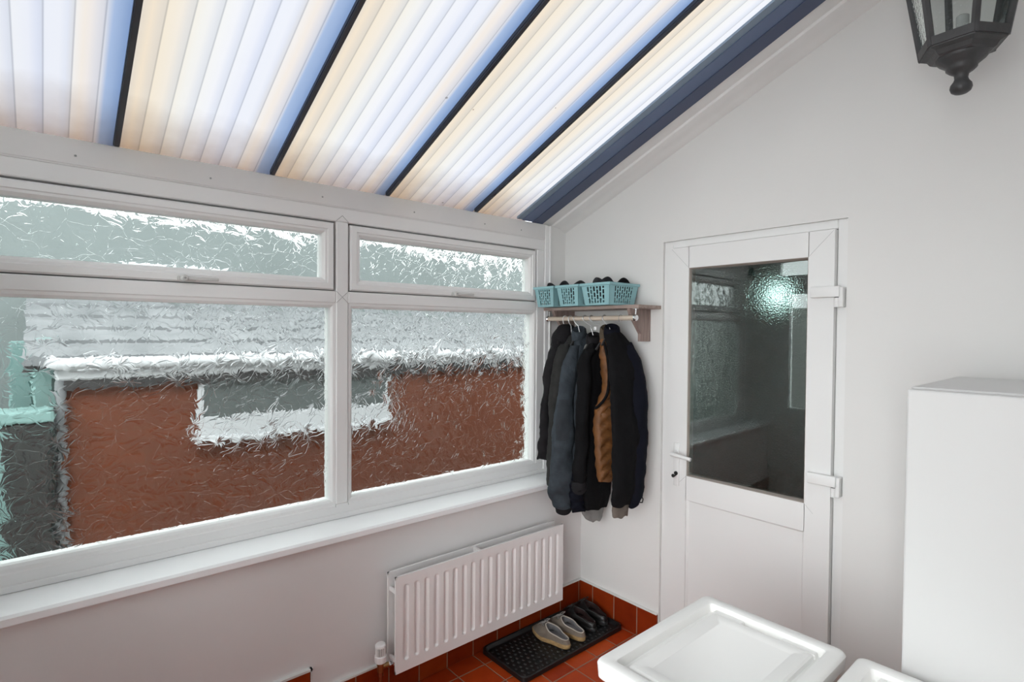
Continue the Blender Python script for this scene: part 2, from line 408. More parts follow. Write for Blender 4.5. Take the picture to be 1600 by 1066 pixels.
DX0, DX1, DZ = .545, 1.392, 2.075  # doorway in the end wall
def end_wall(name, y0, y1, dx0, dx1, dz, mat):
    b = MB()
    def pr(poly): b.prism(poly, y0, y1)
    pr([(-.34,-.08),(dx0,-.08),(dx0,dz),(-.34,dz)])
    pr([(dx1,-.08),(HX+.1,-.08),(HX+.1,dz),(dx1,dz)])
    pr([(-.34,dz),(HX+.1,dz),(HX+.1,roofz(HX+.1)-.005),(-.15,roofz(-.15)-.005),(-.34,roofz(-.15)-.005)])
    return b.build(name, mat, doubles=False)
structure(end_wall('wall_back', 0, .12, DX0, DX1, DZ, M['wall']), 'end wall with the half-glazed door', 'wall')
b = MB()
def prf(poly): b.prism(poly, FARY-.12, FARY)
prf([(-.34,-.08),(.03,-.08),(.03,2.40),(-.34,2.40)]); prf([(.86,-.08),(1.0,-.08),(1.0,2.40),(.86,2.40)])
prf([(1.0,-.08),(2.66,-.08),(2.66,.25),(1.0,.25)]); prf([(2.66,-.08),(HX+.1,-.08),(HX+.1,2.40),(2.66,2.40)])
prf([(-.34,2.40),(HX+.1,2.40),(HX+.1,roofz(HX+.1)-.005),(-.15,roofz(-.15)-.005),(-.34,roofz(-.15)-.005)])
structure(b.build('wall_front', M['wall']), 'opposite end wall', 'wall')
w2 = thing('fill_window', 'wide clear window added for fill light in the opposite end wall', 'window', (1.83, FARY, .25), kind='structure')  # unseen window added behind the camera to light the end wall
b = MB()
for xa in (1.0, 1.80, 2.60): b.box(xa, xa+.06, FARY-.08, FARY-.005, .25, 2.40, .003, 1)
b.box(1.06, 2.60, FARY-.08, FARY-.005, .25, .31, .003, 1); b.box(1.06, 2.60, FARY-.08, FARY-.005, 2.34, 2.40, .003, 1)
b.build('frame', M['upvc'], w2)
for xa in (1.06, 1.86):
    b = MB(); b.poly([(xa,FARY-.04,.31),(xa+.74,FARY-.04,.31),(xa+.74,FARY-.04,2.34),(xa,FARY-.04,2.34)]); b.build('glass_pane', M['clear'], w2)
b = MB(); b.box(HX, HX+.1, FARY, 0, -.08, roofz(HX)-.01)
structure(b.build('wall_right', M['house']), 'house side wall', 'wall')
# plaster return between window frame and end wall
b = MB(); b.box(-.32, -.147, -.168, 0, .742, 2.235)
structure(b.build('wall_left_return', M['wall']), 'narrow wall strip beside the window', 'wall')
b = MB(); b.box(-.32, -.147, FARY, FARY+.168, .742, 2.235)
structure(b.build('wall_left_return', M['wall']), 'narrow wall strip beside the window', 'wall')

# skirting
b = MB()
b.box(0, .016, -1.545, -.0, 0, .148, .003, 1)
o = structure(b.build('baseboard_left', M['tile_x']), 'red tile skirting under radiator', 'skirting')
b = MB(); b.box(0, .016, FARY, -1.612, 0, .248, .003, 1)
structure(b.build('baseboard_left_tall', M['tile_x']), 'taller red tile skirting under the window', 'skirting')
b = MB(); b.box(0, .016, -1.545, -.016, .148, .156); b.box(0, .018, FARY, -1.604, .248, .257); b.box(0, .018, -1.612, -1.603, 0, .257)
structure(b.build('trim_1', M['wall']), 'white bead along the skirting', 'trim')
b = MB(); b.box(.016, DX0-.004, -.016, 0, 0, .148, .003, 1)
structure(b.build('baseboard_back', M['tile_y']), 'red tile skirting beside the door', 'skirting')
b = MB(); b.box(.0, DX0-.004, -.016, 0, .148, .155)
structure(b.build('trim_2', M['wall']), 'white bead on the end wall skirting', 'trim')
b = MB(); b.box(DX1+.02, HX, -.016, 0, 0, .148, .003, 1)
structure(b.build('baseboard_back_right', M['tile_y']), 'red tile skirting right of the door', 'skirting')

# ------------------------------------------------------------------ window
win = thing('window_1', 'long white window of leaf-patterned panes', 'window', (WX, -1.4, .777), kind='structure')
UNITS = [(-1.36, -.255), (-2.563, -1.46)]       # lower glass extents
YEND0 = FARY+.168
BK = -.235                                      # back of frame
b = MB()
def bar(y0, y1, z0, z1, xf=WX, bev=.004): b.box(BK, xf, y0, y1, z0, z1, bev, 1)
MUL = [(-.232, -.172), (-1.438, -1.382), (YEND0, -2.585)]
bar(YEND0, -.172, .779, .842); bar(YEND0, -.172, 2.090, 2.152)
for y0, y1 in MUL: bar(y0, y1, .842, 2.090)
for ya, yb in ((-1.382, -.232), (-2.585, -1.438)): bar(ya, yb, 1.733, 1.785)
# stepped lower rail and its narrow foot
b.box(WX-.01, WX+.006, YEND0, -.172, .779, .802, .002, 1)
b.build('frame', M['upvc'], win)
def bead_ring(mb, y0, y1, z0, z1, w, xo, xi):
    """sloping glazing bead: outer edge at xo, inner edge (towards the glass) at xi"""
    O = [(xo,y0-w,z0-w),(xo,y1+w,z0-w),(xo,y1+w,z1+w),(xo,y0-w,z1+w)]
    I2 = [(xo-.002,y0-w*.45,z0-w*.45),(xo-.002,y1+w*.45,z0-w*.45),(xo-.002,y1+w*.45,z1+w*.45),(xo-.002,y0-w*.45,z1+w*.45)]
    I = [(xi,y0,z0),(xi,y1,z0),(xi,y1,z1),(xi,y0,z1)]
    B = [(BK+.01,y0,z0),(BK+.01,y1,z0),(BK+.01,y1,z1),(BK+.01,y0,z1)]
    Bo = [(BK+.01,y0-w,z0-w),(BK+.01,y1+w,z0-w),(BK+.01,y1+w,z1+w),(BK+.01,y0-w,z1+w)]
    mb.rings([O, I2, I, B, Bo, O], False, False)
for (g0, g1), (m0, m1) in zip(UNITS, ((-1.382,-.232), (-2.585,-1.438))):
    b = MB(); bead_ring(b, g0, g1, .863, 1.713, .021, WX-.004, WX-.014)
    b.build('glazing_bead', M['upvc'], win, doubles=True)
    b = MB(); b.box(-.192, -.186, g0-.012, g1+.012, .851, 1.725)
    b.build('glass_pane', M['leaf_glass'], win)
b = MB(); xs = WX+.0006; ym = -1.410
for a_, c_ in (((ym,2.118),(ym-.028,2.092)), ((ym,2.118),(ym+.028,2.092)), ((ym-.028,1.785),(ym,1.760)), ((ym+.028,1.785),(ym,1.760)),
               ((ym,1.760),(ym-.028,1.733)), ((ym,1.760),(ym+.028,1.733)), ((ym-.028,.842),(ym-.030,.832)), ((ym+.028,.842),(ym+.030,.832))):
    b.tube([(xs,*a_),(xs,*c_)], .0011, 6)
b.build('welded_joint', M['seam'], win)
# opening top lights
for s0, s1 in ((-1.373,-.241), (-2.576,-1.447)):
    sash = MB(); w = .047
    xo = WX+.004; xi = WX-.012
    O0=[(BK+.02,s0,1.79),(BK+.02,s1,1.79),(BK+.02,s1,2.082),(BK+.02,s0,2.082)]
    O=[(xo-.010,s0,1.79),(xo-.010,s1,1.79),(xo-.010,s1,2.082),(xo-.010,s0,2.082)]
    def rr(d, x): return [(x,s0+d,1.79+d),(x,s1-d,1.79+d),(x,s1-d,2.082-d),(x,s0+d,2.082-d)]
    sash.rings([O0, O, rr(.006, xo), rr(.028, xo), rr(.031, xo-.004), rr(.040, xo-.005), rr(.051, xi), rr(.051, BK+.02), O0], False, False)
    so = sash.build('opening_sash', M['upvc'], win, doubles=True)
    b = MB(); b.box(-.192, -.186, s0+.04, s1-.04, 1.83, 2.042)
    b.build('glass_pane', M['leaf_glass'], so)
    gk = MB()
    for (ya, yb, za, zb_) in ((s0-.010,s0+.004,1.782,2.092),(s1-.004,s1+.010,1.782,2.092),(s0,s1,1.782,1.794),(s0,s1,2.078,2.092)): gk.box(WX-.034, WX-.022, ya, yb, za, zb_)
    gk.build('sash_gap_shade', M['gap_shade'], so)  # grey strip standing in for the shadow gap round the sash
    # espagnolette handle on the bottom rail
    yc = (s0+s1)/2
    h = MB()
    h.box(xo, xo+.008, yc-.030, yc+.030, 1.793, 1.811, .003, 2)
    h.lathe((xo+.008, yc-.008, 1.802), [(.012,0),(.012,.014),(.008,.018)], 14, 'x')
    h.box(xo+.012, xo+.022, yc-.008, yc+.105, 1.7955, 1.8085, .004, 2)
    h.build('window_handle', M['hndl'], so, 40)
    k = MB(); k.lathe((xo+.026, yc-.008, 1.802), [(.004,0),(.004,.002)], 10, 'x'); k.build('lock_button', M['greymetal'], so)
b = MB()
b.prism([(-.16,.743),(.026,.743),(.030,.747),(.030,.768),(.022,.776),(-.16,.778)], FARY, -.004)
b.build('window_sill', M['sill'], win, 30)
# cover strip at the corner
b = MB(); b.box(-.20, WX+.006, -.172, -.130, .779, 2.235, .003, 1); b.box(WX, WX+.014, -.140, -.131, .779, 2.235, .002, 1)
b.build('cover_strip', M['upvc'], win)
b = MB(); b.box(-.20, WX+.006, YEND0-.02, YEND0+.02, .779, 2.235, .003, 1)
b.build('cover_strip', M['upvc'], win)

# eaves beam
b = MB()
b.box(-.32, WX+.003, FARY, -.150, 2.1535, 2.240, .003, 1)
b.box(-.32, WX+.001, FARY, -.172, 2.150, 2.156)
ob = structure(b.build('trim_3', M['timber_white']), 'white boxed eaves beam above the window', 'beam')
for y in (-2.33, -1.93, -1.50, -1.05, -.62, -.36):
    s = MB(); s.lathe((WX+.0025, y, 2.185), [(.004,0),(.0035,.002)], 8, 'x'); s.build('screw_cap', M['greymetal'], ob)

# ------------------------------------------------------------------ roof
b = MB(); x0, x1 = -.34, HX+.06
b.prism([(x0,roofz(x0)+.03),(x1,roofz(x1)+.03),(x1,roofz(x1)+.032),(x0,roofz(x0)+.032)], FARY-.05, -.30)
bm_roof = b
# single translucent skin
b.bm.free(); b = MB()
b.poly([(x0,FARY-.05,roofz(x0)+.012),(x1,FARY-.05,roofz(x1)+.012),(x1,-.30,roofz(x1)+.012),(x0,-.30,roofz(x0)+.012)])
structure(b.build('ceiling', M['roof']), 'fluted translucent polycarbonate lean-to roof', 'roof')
def slope_bar(name, y0, y1, d0, d1, mat, xa=-.156, xb=HX):
    b = MB()
    b.prism([(xa,roofz(xa)+d0),(xb,roofz(xb)+d0),(xb,roofz(xb)+d1),(xa,roofz(xa)+d1)], y0, y1)
    return b
k = 0
for i in range(4):
    y = BAR0 - i*PITCH
    b = slope_bar('x', y-.0072, y+.0072, -.010, .010, None)
    b.prism([(-.156,roofz(-.156)-.003),(HX,roofz(HX)-.003),(HX,roofz(HX)+.011),(-.156,roofz(-.156)+.011)], y-.0095, y+.0095)
    structure(b.build('trim_%d' % (4+i), M['bar']), 'dark grey roof glazing bar', 'glazing bar')
# stepped slate-blue flashing beside the gable
fl = thing('trim_8', 'slate blue stepped flashing along the roof edge', 'flashing', (WX, -.29, 2.25), kind='structure')
slope_bar('x', -.385, -.345, .000, .011, None).build('flashing_strip', M['flash1'], fl)
slope_bar('x', -.345, -.270, -.004, .011, None).build('flashing_strip', M['flash2'], fl)
slope_bar('x', -.270, -.190, -.008, .011, None).build('flashing_strip', M['flash3'], fl)
# gable rail: white moulded soffit board following the slope
prof = [(-.192,.03),(-.192,.002),(-.108,-.001),(-.104,-.012),(-.090,-.018),(-.060,-.020),(-.030,-.028),(-.012,-.040),(.0,-.042),(.0,.03)]
b = MB()
b.rings([[(x, y, roofz(x)+d) for y, d in prof] for x in (-.30, HX)])
structure(b.build('trim_9', M['timber_white'], smooth=40), 'white moulded rail where roof meets end wall', 'trim')
b = MB()
b.rings([[(x, FARY-y, roofz(x)+d) for y, d in prof] for x in (-.30, HX)])
structure(b.build('trim_10', M['timber_white'], smooth=40), 'white moulded rail on the far end', 'trim')

# ------------------------------------------------------------------ door
dr = thing('door_1', 'white half-glazed door', 'door', (.97, 0, 0), kind='structure')
FY = .014                 # frame face (slightly recessed)
b = MB()
b.box(DX0, .597, FY, .08, 0, DZ, .003, 1); b.box(1.352, DX1, FY, .08, 0, DZ, .003, 1); b.box(.597, 1.352, FY, .08, 2.038, DZ, .003, 1)
b.box(DX0, DX1, .0, .08, 0, .03)
b.build('door_frame', M['upvc_door'], dr)
LF = -.012
leaf = MB()
def rail(x0, x1, z0, z1): leaf.box(x0, x1, LF, .055, z0, z1)
# leaf as one frame with two openings
gx0, gx1, gz0, gz1 = .700, 1.251, .906, 1.931
px0, px1, pz0, pz1 = .702, 1.252, .17, .789
lx0, lx1, lz0, lz1 = .600, 1.350, .035, 2.034
rail(lx0, gx0, lz0, lz1); rail(gx1, lx1, lz0, lz1); rail(gx0-.002, gx1+.002, gz1, lz1); rail(gx0-.002, gx1+.002, pz1, gz0); rail(gx0-.002, gx1+.002, lz0, pz0)
lo = leaf.build('door_leaf', M['upvc_door'], dr)
b = MB()  # lower panel with a bevelled border
O=[(px0,LF+.003,pz0),(px1,LF+.003,pz0),(px1,LF+.003,pz1),(px0,LF+.003,pz1)]
def ins(d, y): return [(px0+d,y,pz0+d),(px1-d,y,pz0+d),(px1-d,y,pz1-d),(px0+d,y,pz1-d)]
b.rings([ins(-.004, .04), ins(-.004, LF+.004), ins(.002, LF+.008), ins(.010, LF+.013)], True, True)
b.build('door_panel', M['upvc_door'], lo)
b = MB()
for xa, za, xb, zb_ in ((gx1,gz1,lx1-.003,lz1-.003), (gx0,gz1,lx0+.003,lz1-.003), (gx0,gz0,gx0-.035,gz0-.035), (gx1,gz0,gx1+.035,gz0-.035)):
    b.tube([(xa,LF-.0001,za),(xb,LF-.0001,zb_)], .0007, 6)
b.build('welded_joint', M['seam'], lo)
b = MB()  # gasket and bead
def gr(d, y): return [(gx0+d,y,gz0+d),(gx1-d,y,gz0+d),(gx1-d,y,gz1-d),(gx0+d,y,gz1-d)]
b.rings([gr(-.003,.05), gr(-.003, LF+.002), gr(.003, LF+.004), gr(.009, LF+.020), gr(.009,.05), gr(-.003,.05)], False, False)
b.build('glazing_gasket', M['gasket'], lo, doubles=True)
PT = .010   # the sealed unit sits a touch askew in its beads
b = MB(); b.poly([(gx0,LF+.020-PT*.6,gz0),(gx1,LF+.020+PT,gz0),(gx1,LF+.020+PT,gz1),(gx0,LF+.020-PT*.6,gz1)])
b.build('glass_pane', M['door_pane'], lo)
b = MB(); b.poly([(gx0,LF+.045,gz0),(gx1,LF+.045,gz0),(gx1,LF+.045,gz1),(gx0,LF+.045,gz1)])
b.build('frosted_rear_pane', M['door_pane_rear'], lo)
# lever handle
b = MB(); b.box(.631, .663, LF-.008, LF, .848, 1.064, .004, 2)
hp = b.build('handle_plate', M['upvc_door'], lo, 40)
b = MB()
b.lathe((.647, LF-.008, 1.012), [(.013,0),(.013,-.008),(.009,-.010),(.009,-.036)], 14, 'y')
b.tube([(.645,LF-.050,1.013),(.660,LF-.052,1.013),(.700,LF-.050,1.009),(.752,LF-.046,1.003)], [.0095,.0105,.0095,.009], 12)
b.build('lever', M['upvc_door'], hp, 40)
b = MB(); b.lathe((.649, LF-.008, .912), [(.010,0),(.010,-.004)], 14, 'y'); b.box(.641, .651, LF-.030, LF-.011, .8985, .9015)
b.lathe((.646, LF-.030, .902), [(.009,-.0012),(.009,.0012)], 14, 'y')
b.build('key', M['black'], hp)
# hinges
for zc in (1.783, 1.023, .30):
    b = MB(); b.box(1.268, 1.375, LF-.022, LF, zc-.022, zc+.022, .004, 2)
    hg = b.build('hinge', M['upvc_door'], lo, 40)
    b = MB(); b.lathe((1.364, LF-.008, zc-.062), [(.0105,0),(.0105,.037)], 14, 'z'); b.box(1.364, 1.386, LF-.012, FY, zc-.062, zc+.018, .002, 1)
    b.build('hinge_knuckle', M['upvc_door'], hg, 40)
    b = MB(); b.lathe((1.364, LF-.008, zc-.026), [(.009,0),(.009,.005)], 12, 'z'); b.build('hinge_washer', M['black'], hg)

# dark lobby behind the door with a small lamp added to make the glow in its glass
M['lobby'] = surf('lobby_paint', (.05,.055,.053), .9, .05, 2)
b = MB()
b.box(.0, 2.2, 2.3, 2.34, 0, 2.4); b.box(-.04, 0, .12, 2.34, 0, 2.4); b.box(2.2, 2.24, .12, 2.34, 0, 2.4)
b.box(-.04, 2.24, .12, 2.34, 2.4, 2.44); b.box(-.04, 2.24, .12, 2.34, -.08, 0)
structure(b.build('wall_lobby', M['lobby']), 'dark lobby behind the door', 'wall')
m, nt, out = newmat('lamp_diffuser'); e = N(nt, 'ShaderNodeEmission'); e.inputs['Color'].default_value = (.75,.96,.93,1); e.inputs['Strength'].default_value = 6
L(nt, e.outputs[0], out.inputs[0]); M['lampglow'] = m
lb = thing('glow_lamp', 'small added lamp standing in for the glow in the frosted door glass', 'lamp', (.645, 1.35, 1.86))
b = MB(); b.lathe((.645,1.35,1.80), [(.03,0),(.045,.02),(.05,.05),(.045,.08),(.03,.10)], 18); b.build('lamp_globe', M['lampglow'], lb, 40)
b = MB(); b.lathe((.645,1.35,1.90), [(.04,0),(.04,.02)], 18); b.tube([(.645,1.35,1.92),(.645,1.35,2.4)], .006, 8); b.build('lamp_pendant', M['greymetal'], lb, 40)

# ------------------------------------------------------------------ door in the opposite wall (seen mirrored in the glass)
d2 = thing('door_2', 'white half-glazed door with a top light, in the opposite wall', 'door', (.44, FARY, 0), kind='structure')
b = MB(); Y0, Y1 = FARY-.07, FARY+.004
b.box(.03,.09,Y0,Y1,0,2.40); b.box(.80,.86,Y0,Y1,0,2.40); b.box(.09,.80,Y0,Y1,2.34,2.40); b.box(.09,.80,Y0,Y1,2.08,2.14); b.box(.09,.80,Y0,Y1,0,.04)
b.build('door_frame', M['upvc_door'], d2)
b = MB()
b.box(.092,.18,Y0,Y1+.015,.042,2.075,.003,1); b.box(.71,.798,Y0,Y1+.015,.042,2.075,.003,1); b.box(.18,.71,Y0,Y1+.015,1.97,2.075,.003,1)
b.box(.18,.71,Y0,Y1+.015,.80,.92,.003,1); b.box(.18,.71,Y0,Y1+.015,.042,.17,.003,1); b.box(.18,.71,Y0+.01,Y1+.005,.17,.80)
l2 = b.build('door_leaf', M['upvc_door'], d2)
b = MB(); b.box(.18,.71,FARY-.035,FARY-.03,.92,1.97); b.build('glass_pane', M['clear'], l2)
b = MB(); b.box(.09,.80,FARY-.035,FARY-.03,2.14,2.34); b.build('glass_pane', M['leaf_glass'], d2)
for zc in (1.75, 1.10, .35):
    b = MB(); b.box(.05,.16,Y1+.015,Y1+.035,zc-.022,zc+.022,.004,2); b.build('hinge', M['upvc_door'], l2)

# ------------------------------------------------------------------ outdoors
b = MB(); b.box(-6, -.34, -7, 7, -.4, -.10); b.box(-.34, 3.2, -7, FARY-.12, -.4, -.1)
structure(b.build('ground', M['ground']), 'concrete ground outside', 'ground')
nb = thing('neighbouring_building', 'low red brick building outside the window', 'building', (-2.2, 0, -.1))
b = MB(); b.box(-2.2, -2.0, -2.32, 4.5, -.1, 1.245); b.build('brick_wall', M['brick'], nb)
b = MB(); b.box(-2.2, -1.94, -2.32, 4.5, 1.245, 1.305); b.build('soffit', M['out_dark'], nb)  # dark strip painted as the shadow under the eaves
b = MB(); b.box(-2.2, -1.93, -2.36, 4.5, 1.305, 1.39, .01, 1); b.build('fascia', M['out_white'], nb)
b = MB(); b.tube([(-1.90,-2.40,1.40),(-1.90,4.5,1.40)], .04, 10); b.build('gutter', M['out_white'], nb, 50)
b = MB(); NC = 5
for q in range(NC):                    # overlapping courses of pale sheets
    xa, xb = lerp(-1.93,-3.4,q/NC), lerp(-1.93,-3.4,(q+1)/NC)+.02; za, zb = lerp(1.43,1.86,q/NC)+.02, lerp(1.43,1.86,(q+1)/NC)
    b.prism([(xa,za),(xb,zb),(xb,zb-.03),(xa,za-.055)], -2.5, 4.5)
b.build('lower_roof', M['out_roof'], nb)
b = MB(); b.prism([(-1.97,1.415),(-3.38,1.80),(-3.38,1.74),(-1.97,1.36)], -2.5, 4.5); b.build('roof_underlay', M['out_dark'], nb)
rb = thing('rear_building', 'grey rendered building rising behind the brick building', 'building', (-3.7, 0, -.1))
b = MB(); b.box(-3.9, -3.5, -6.0, 4.5, -.1, 2.59); b.build('rendered_wall', M['out_grey'], rb)
b = MB(); b.box(-3.5, -3.44, -1.95, -1.05, 2.06, 2.17, .01, 1); b.build('white_ledge', M['out_white'], rb)
wf = MB(); wf.box(-2.03, -1.97, -1.62, -.18, .86, 1.00, .008, 1); wf.box(-2.03, -1.90, -1.64, -.16, .83, .87, .008, 1)
wf.box(-2.03,-1.97,-1.62,-1.585,1.0,1.245); wf.box(-2.03,-1.97,-.215,-.18,1.0,1.245); wfo = wf.build('window_frame', M['out_white'], nb)
b = MB(); b.tube([(-1.965,-2.335,-.1),(-1.965,-2.335,1.32)], .028, 12); b.build('downpipe', M['out_roof'], nb, 50)
b = MB(); b.box(-2.01, -1.985, -1.59, -.21, 1.0, 1.245); b.build('window_pane', M['out_pane'], wfo)
gp = thing('gate_post', 'dark square gate post outside the left pane', 'post', (-1.95, -2.46, -.1))
b = MB(); b.box(-2.05, -1.85, -2.59, -2.375, -.1, 1.08, .01, 1); b.build('shaft', M['out_post'], gp)
b = MB(); b.box(-2.08, -1.83, -2.61, -2.367, 1.08, 1.15, .015, 2); b.build('cap', M['out_teal'], gp)
gw = thing('garden_screen', 'pale teal panel screen behind the gate post', 'screen', (-2.4, -3.6, -.1))
b = MB(); b.box(-2.45, -2.40, -5.5, -2.36, -.1, 1.10, .01, 1); b.build('panel', M['out_teal'], gw)
b = MB(); b.box(-2.42, -2.28, -2.57, -2.46, -.1, 1.53, .01, 1); b.build('upright', M['out_teal_dark'], gw)
b = MB(); b.box(-2.40, -2.26, -2.46, -2.36, -.1, 1.55, .01, 1); b.build('upright', M['out_teal'], gw)
bw = MB(); bw.box(-2.0, .95, FARY-1.6, FARY-1.5, -.1, 1.9)
tag(bw.build('garden_wall', M['brick_white']), 'white painted brick wall beyond the opposite door', 'wall')

# ------------------------------------------------------------------ radiator
rad = thing('radiator', 'white double panel radiator on the wall below the window', 'radiator', (.08, -.77, .14))
RY0, RY1, RZ0, RZ1 = -1.288, -.272, .150, .566
def flute_panel(x, depth, thick, sign):
    """pressed steel panel facing +x with vertical rounded channels"""
    b = MB(); ny, nz = 19*12, 34
    pitch = (RY1-RY0-.05)/19
    def prof(y, z):
        u = (y-RY0-.025)/pitch
        if u < 0 or u > 19: d = 0
        else:
            f = abs((u % 1)-.5)*pitch; hw = .0125
            zt, zb = RZ1-.040, RZ0+.045
            dz = 0
            if z > zt-hw: dz = z-(zt-hw)
            elif z < zb+hw: dz = (zb+hw)-z
            r = math.hypot(f, dz)/hw
            d = 0 if r >= 1 else (1 if r < .42 else (.5+.5*math.cos(PI*(r-.42)/.58)))
        return x - sign*depth*d
    ys = [RY0+(RY1-RY0)*i/ny for i in range(ny+1)]
    zs = [RZ0+.03*0, RZ0+.010]
    a, c = RZ0+.030, RZ0+.075
    zs += [lerp(a, c, i/14) for i in range(15)]
    zs += [lerp(RZ0+.12, RZ1-.10, i/3) for i in range(4)]
    zs += [lerp(RZ1-.070, RZ1-.028, i/14) for i in range(15)] + [RZ1-.008, RZ1]
    g = [[b.bm.verts.new((prof(y, z), y, z)) for z in zs] for y in ys]
    for i in range(len(ys)-1):
        for j in range(len(zs)-1):
            b.bm.faces.new((g[i][j], g[i+1][j], g[i+1][j+1], g[i][j+1]))
    # rolled rim
    b.box(x-thick, x-.001, RY0, RY1, RZ0, RZ0+.012); b.box(x-thick, x-.001, RY0, RY1, RZ1-.008, RZ1)
    b.box(x-thick, x-.001, RY0, RY0+.008, RZ0, RZ1); b.box(x-thick, x-.001, RY1-.008, RY1, RZ0, RZ1)
    b.box(x-thick-.006, x-thick, RY0+.004, RY1-.004, RZ0+.004, RZ1-.004)
    return b
flute_panel(.118, .011, .012, 1).build('front_panel', M['rad'], rad, 30)
flute_panel(.052, .006, .012, 1).build('rear_panel', M['rad'], rad, 30)
b = MB(); n = 60
pts = []
for i in range(n):
    y = lerp(RY0+.03, RY1-.03, i/(n-1)); pts += [(.056, y), (.096, y+.002)] if i % 2 else [(.096, y-.002), (.056, y)]
for (xa, ya), (xb, yb) in zip(pts, pts[1:]):
    b.poly([(xa,ya,RZ0+.03),(xb,yb,RZ0+.03),(xb,yb,RZ1-.035),(xa,ya,RZ1-.035)])
b.build('convector_fins', M['rad_dark'], rad)
for z in (RZ1-.07, RZ0+.05):
    for y in (RY0+.010, RY1-.010):
        b = MB(); b.box(.050, .108, y-.006, y+.006, z-.009, z+.009, .002, 1); b.build('end_connector', M['rad'], rad)
b = MB(); b.box(.050, .108, -.83, -.816, RZ1-.06, RZ1-.006); b.build('top_bracket', M['rad'], rad)
for y in (-1.05, -.50):
    b = MB(); b.box(.002, .040, y-.02, y+.02, RZ0+.04, RZ1-.06); b.build('wall_bracket', M['rad'], rad)
# valve
vy, vx = -1.338, .078
b = MB(); b.lathe((vx,vy,.165), [(.012,0),(.014,.012),(.014,.032),(.017,.034),(.017,.045)], 16)
b.tube([(vx,vy,.185),(vx,vy+.055,.185)], .010, 12); vb = b.build('valve_body', M['brass'], rad, 40)
b = MB(); b.lathe((vx,vy,.208), [(.016,0),(.024,.002),(.025,.010),(.025,.028),(.022,.030)], 24); vc = b.build('valve_collar', M['rad'], rad, 40)
b = MB(); b.lathe((vx,vy,.236), [(.0185,0),(.0185,.045)], 24); b.build('valve_core', M['black'], vc)
b = MB()
for k in range(16):
    a = 2*PI*k/16; c = Vector((vx+.0195*math.cos(a), vy+.0195*math.sin(a), 0))
    b.tube([(c.x,c.y,.236),(c.x,c.y,.276)], .0026, 6)
b.lathe((vx,vy,.274), [(.0225,0),(.0225,.008),(.018,.013),(.008,.014)], 24); b.build('valve_head', M['rad'], vc, 40)
b = MB(); b.tube([(vx,vy,-.0),(vx,vy,.168)], .0075, 12); b.lathe((vx,vy,.148),[(.013,0),(.013,.018)],6); b.build('copper_pipe', M['copper'], rad, 40)
b = MB(); b.lathe((vx,vy+.045,.185),[(.015,-.010),(.015,.010)],6,'y'); b.tube([(vx,vy+.05,.185),(vx,RY0+.01,.185)], .009, 10); b.build('union_nut', M['chrome'], rad)

# ------------------------------------------------------------------ coat shelf
sh = thing('coat_shelf', 'weathered pine shelf with hanging rail in the corner', 'shelf', (.2, -.1, 1.735))
b = MB(); b.box(-.135, .538, -.192, -.001, 1.733, 1.751, .002, 1); b.build('board', M['wood'], sh)
for bx in (-.075, .462):
    b = MB(); b.prism([(-.001,1.733),(-.175,1.733),(-.160,1.700),(-.080,1.605),(-.080,1.566),(-.001,1.566)], bx-.010, bx+.010, 'x')
    b.build('bracket', M['wood_v'], sh)
b = MB(); b.box(.452-.012, .452+.012+.010, -.026, -.001, 1.567, 1.7325, .001, 1)
b.build('bracket_batten', M['wood_v'], sh)
RODY, RODZ = -.172, 1.686
b = MB(); b.tube([(-.125,RODY,RODZ),(.505,RODY,RODZ)], .0125, 16); b.build('hanging_rail', M['rod'], sh, 40)
for x in (-.118, .505):
    b = MB(); b.lathe((x,RODY,RODZ), [(.016,-.006),(.0165,.004),(.013,.008)], 16, 'x'); b.tube([(x,RODY,RODZ+.012),(x,RODY+.002,1.733)], .0035, 8)
    b.box(x-.012, x+.012, RODY-.008, RODY+.008, 1.730, 1.733); b.build('rail_holder', M['chrome'], sh, 40)

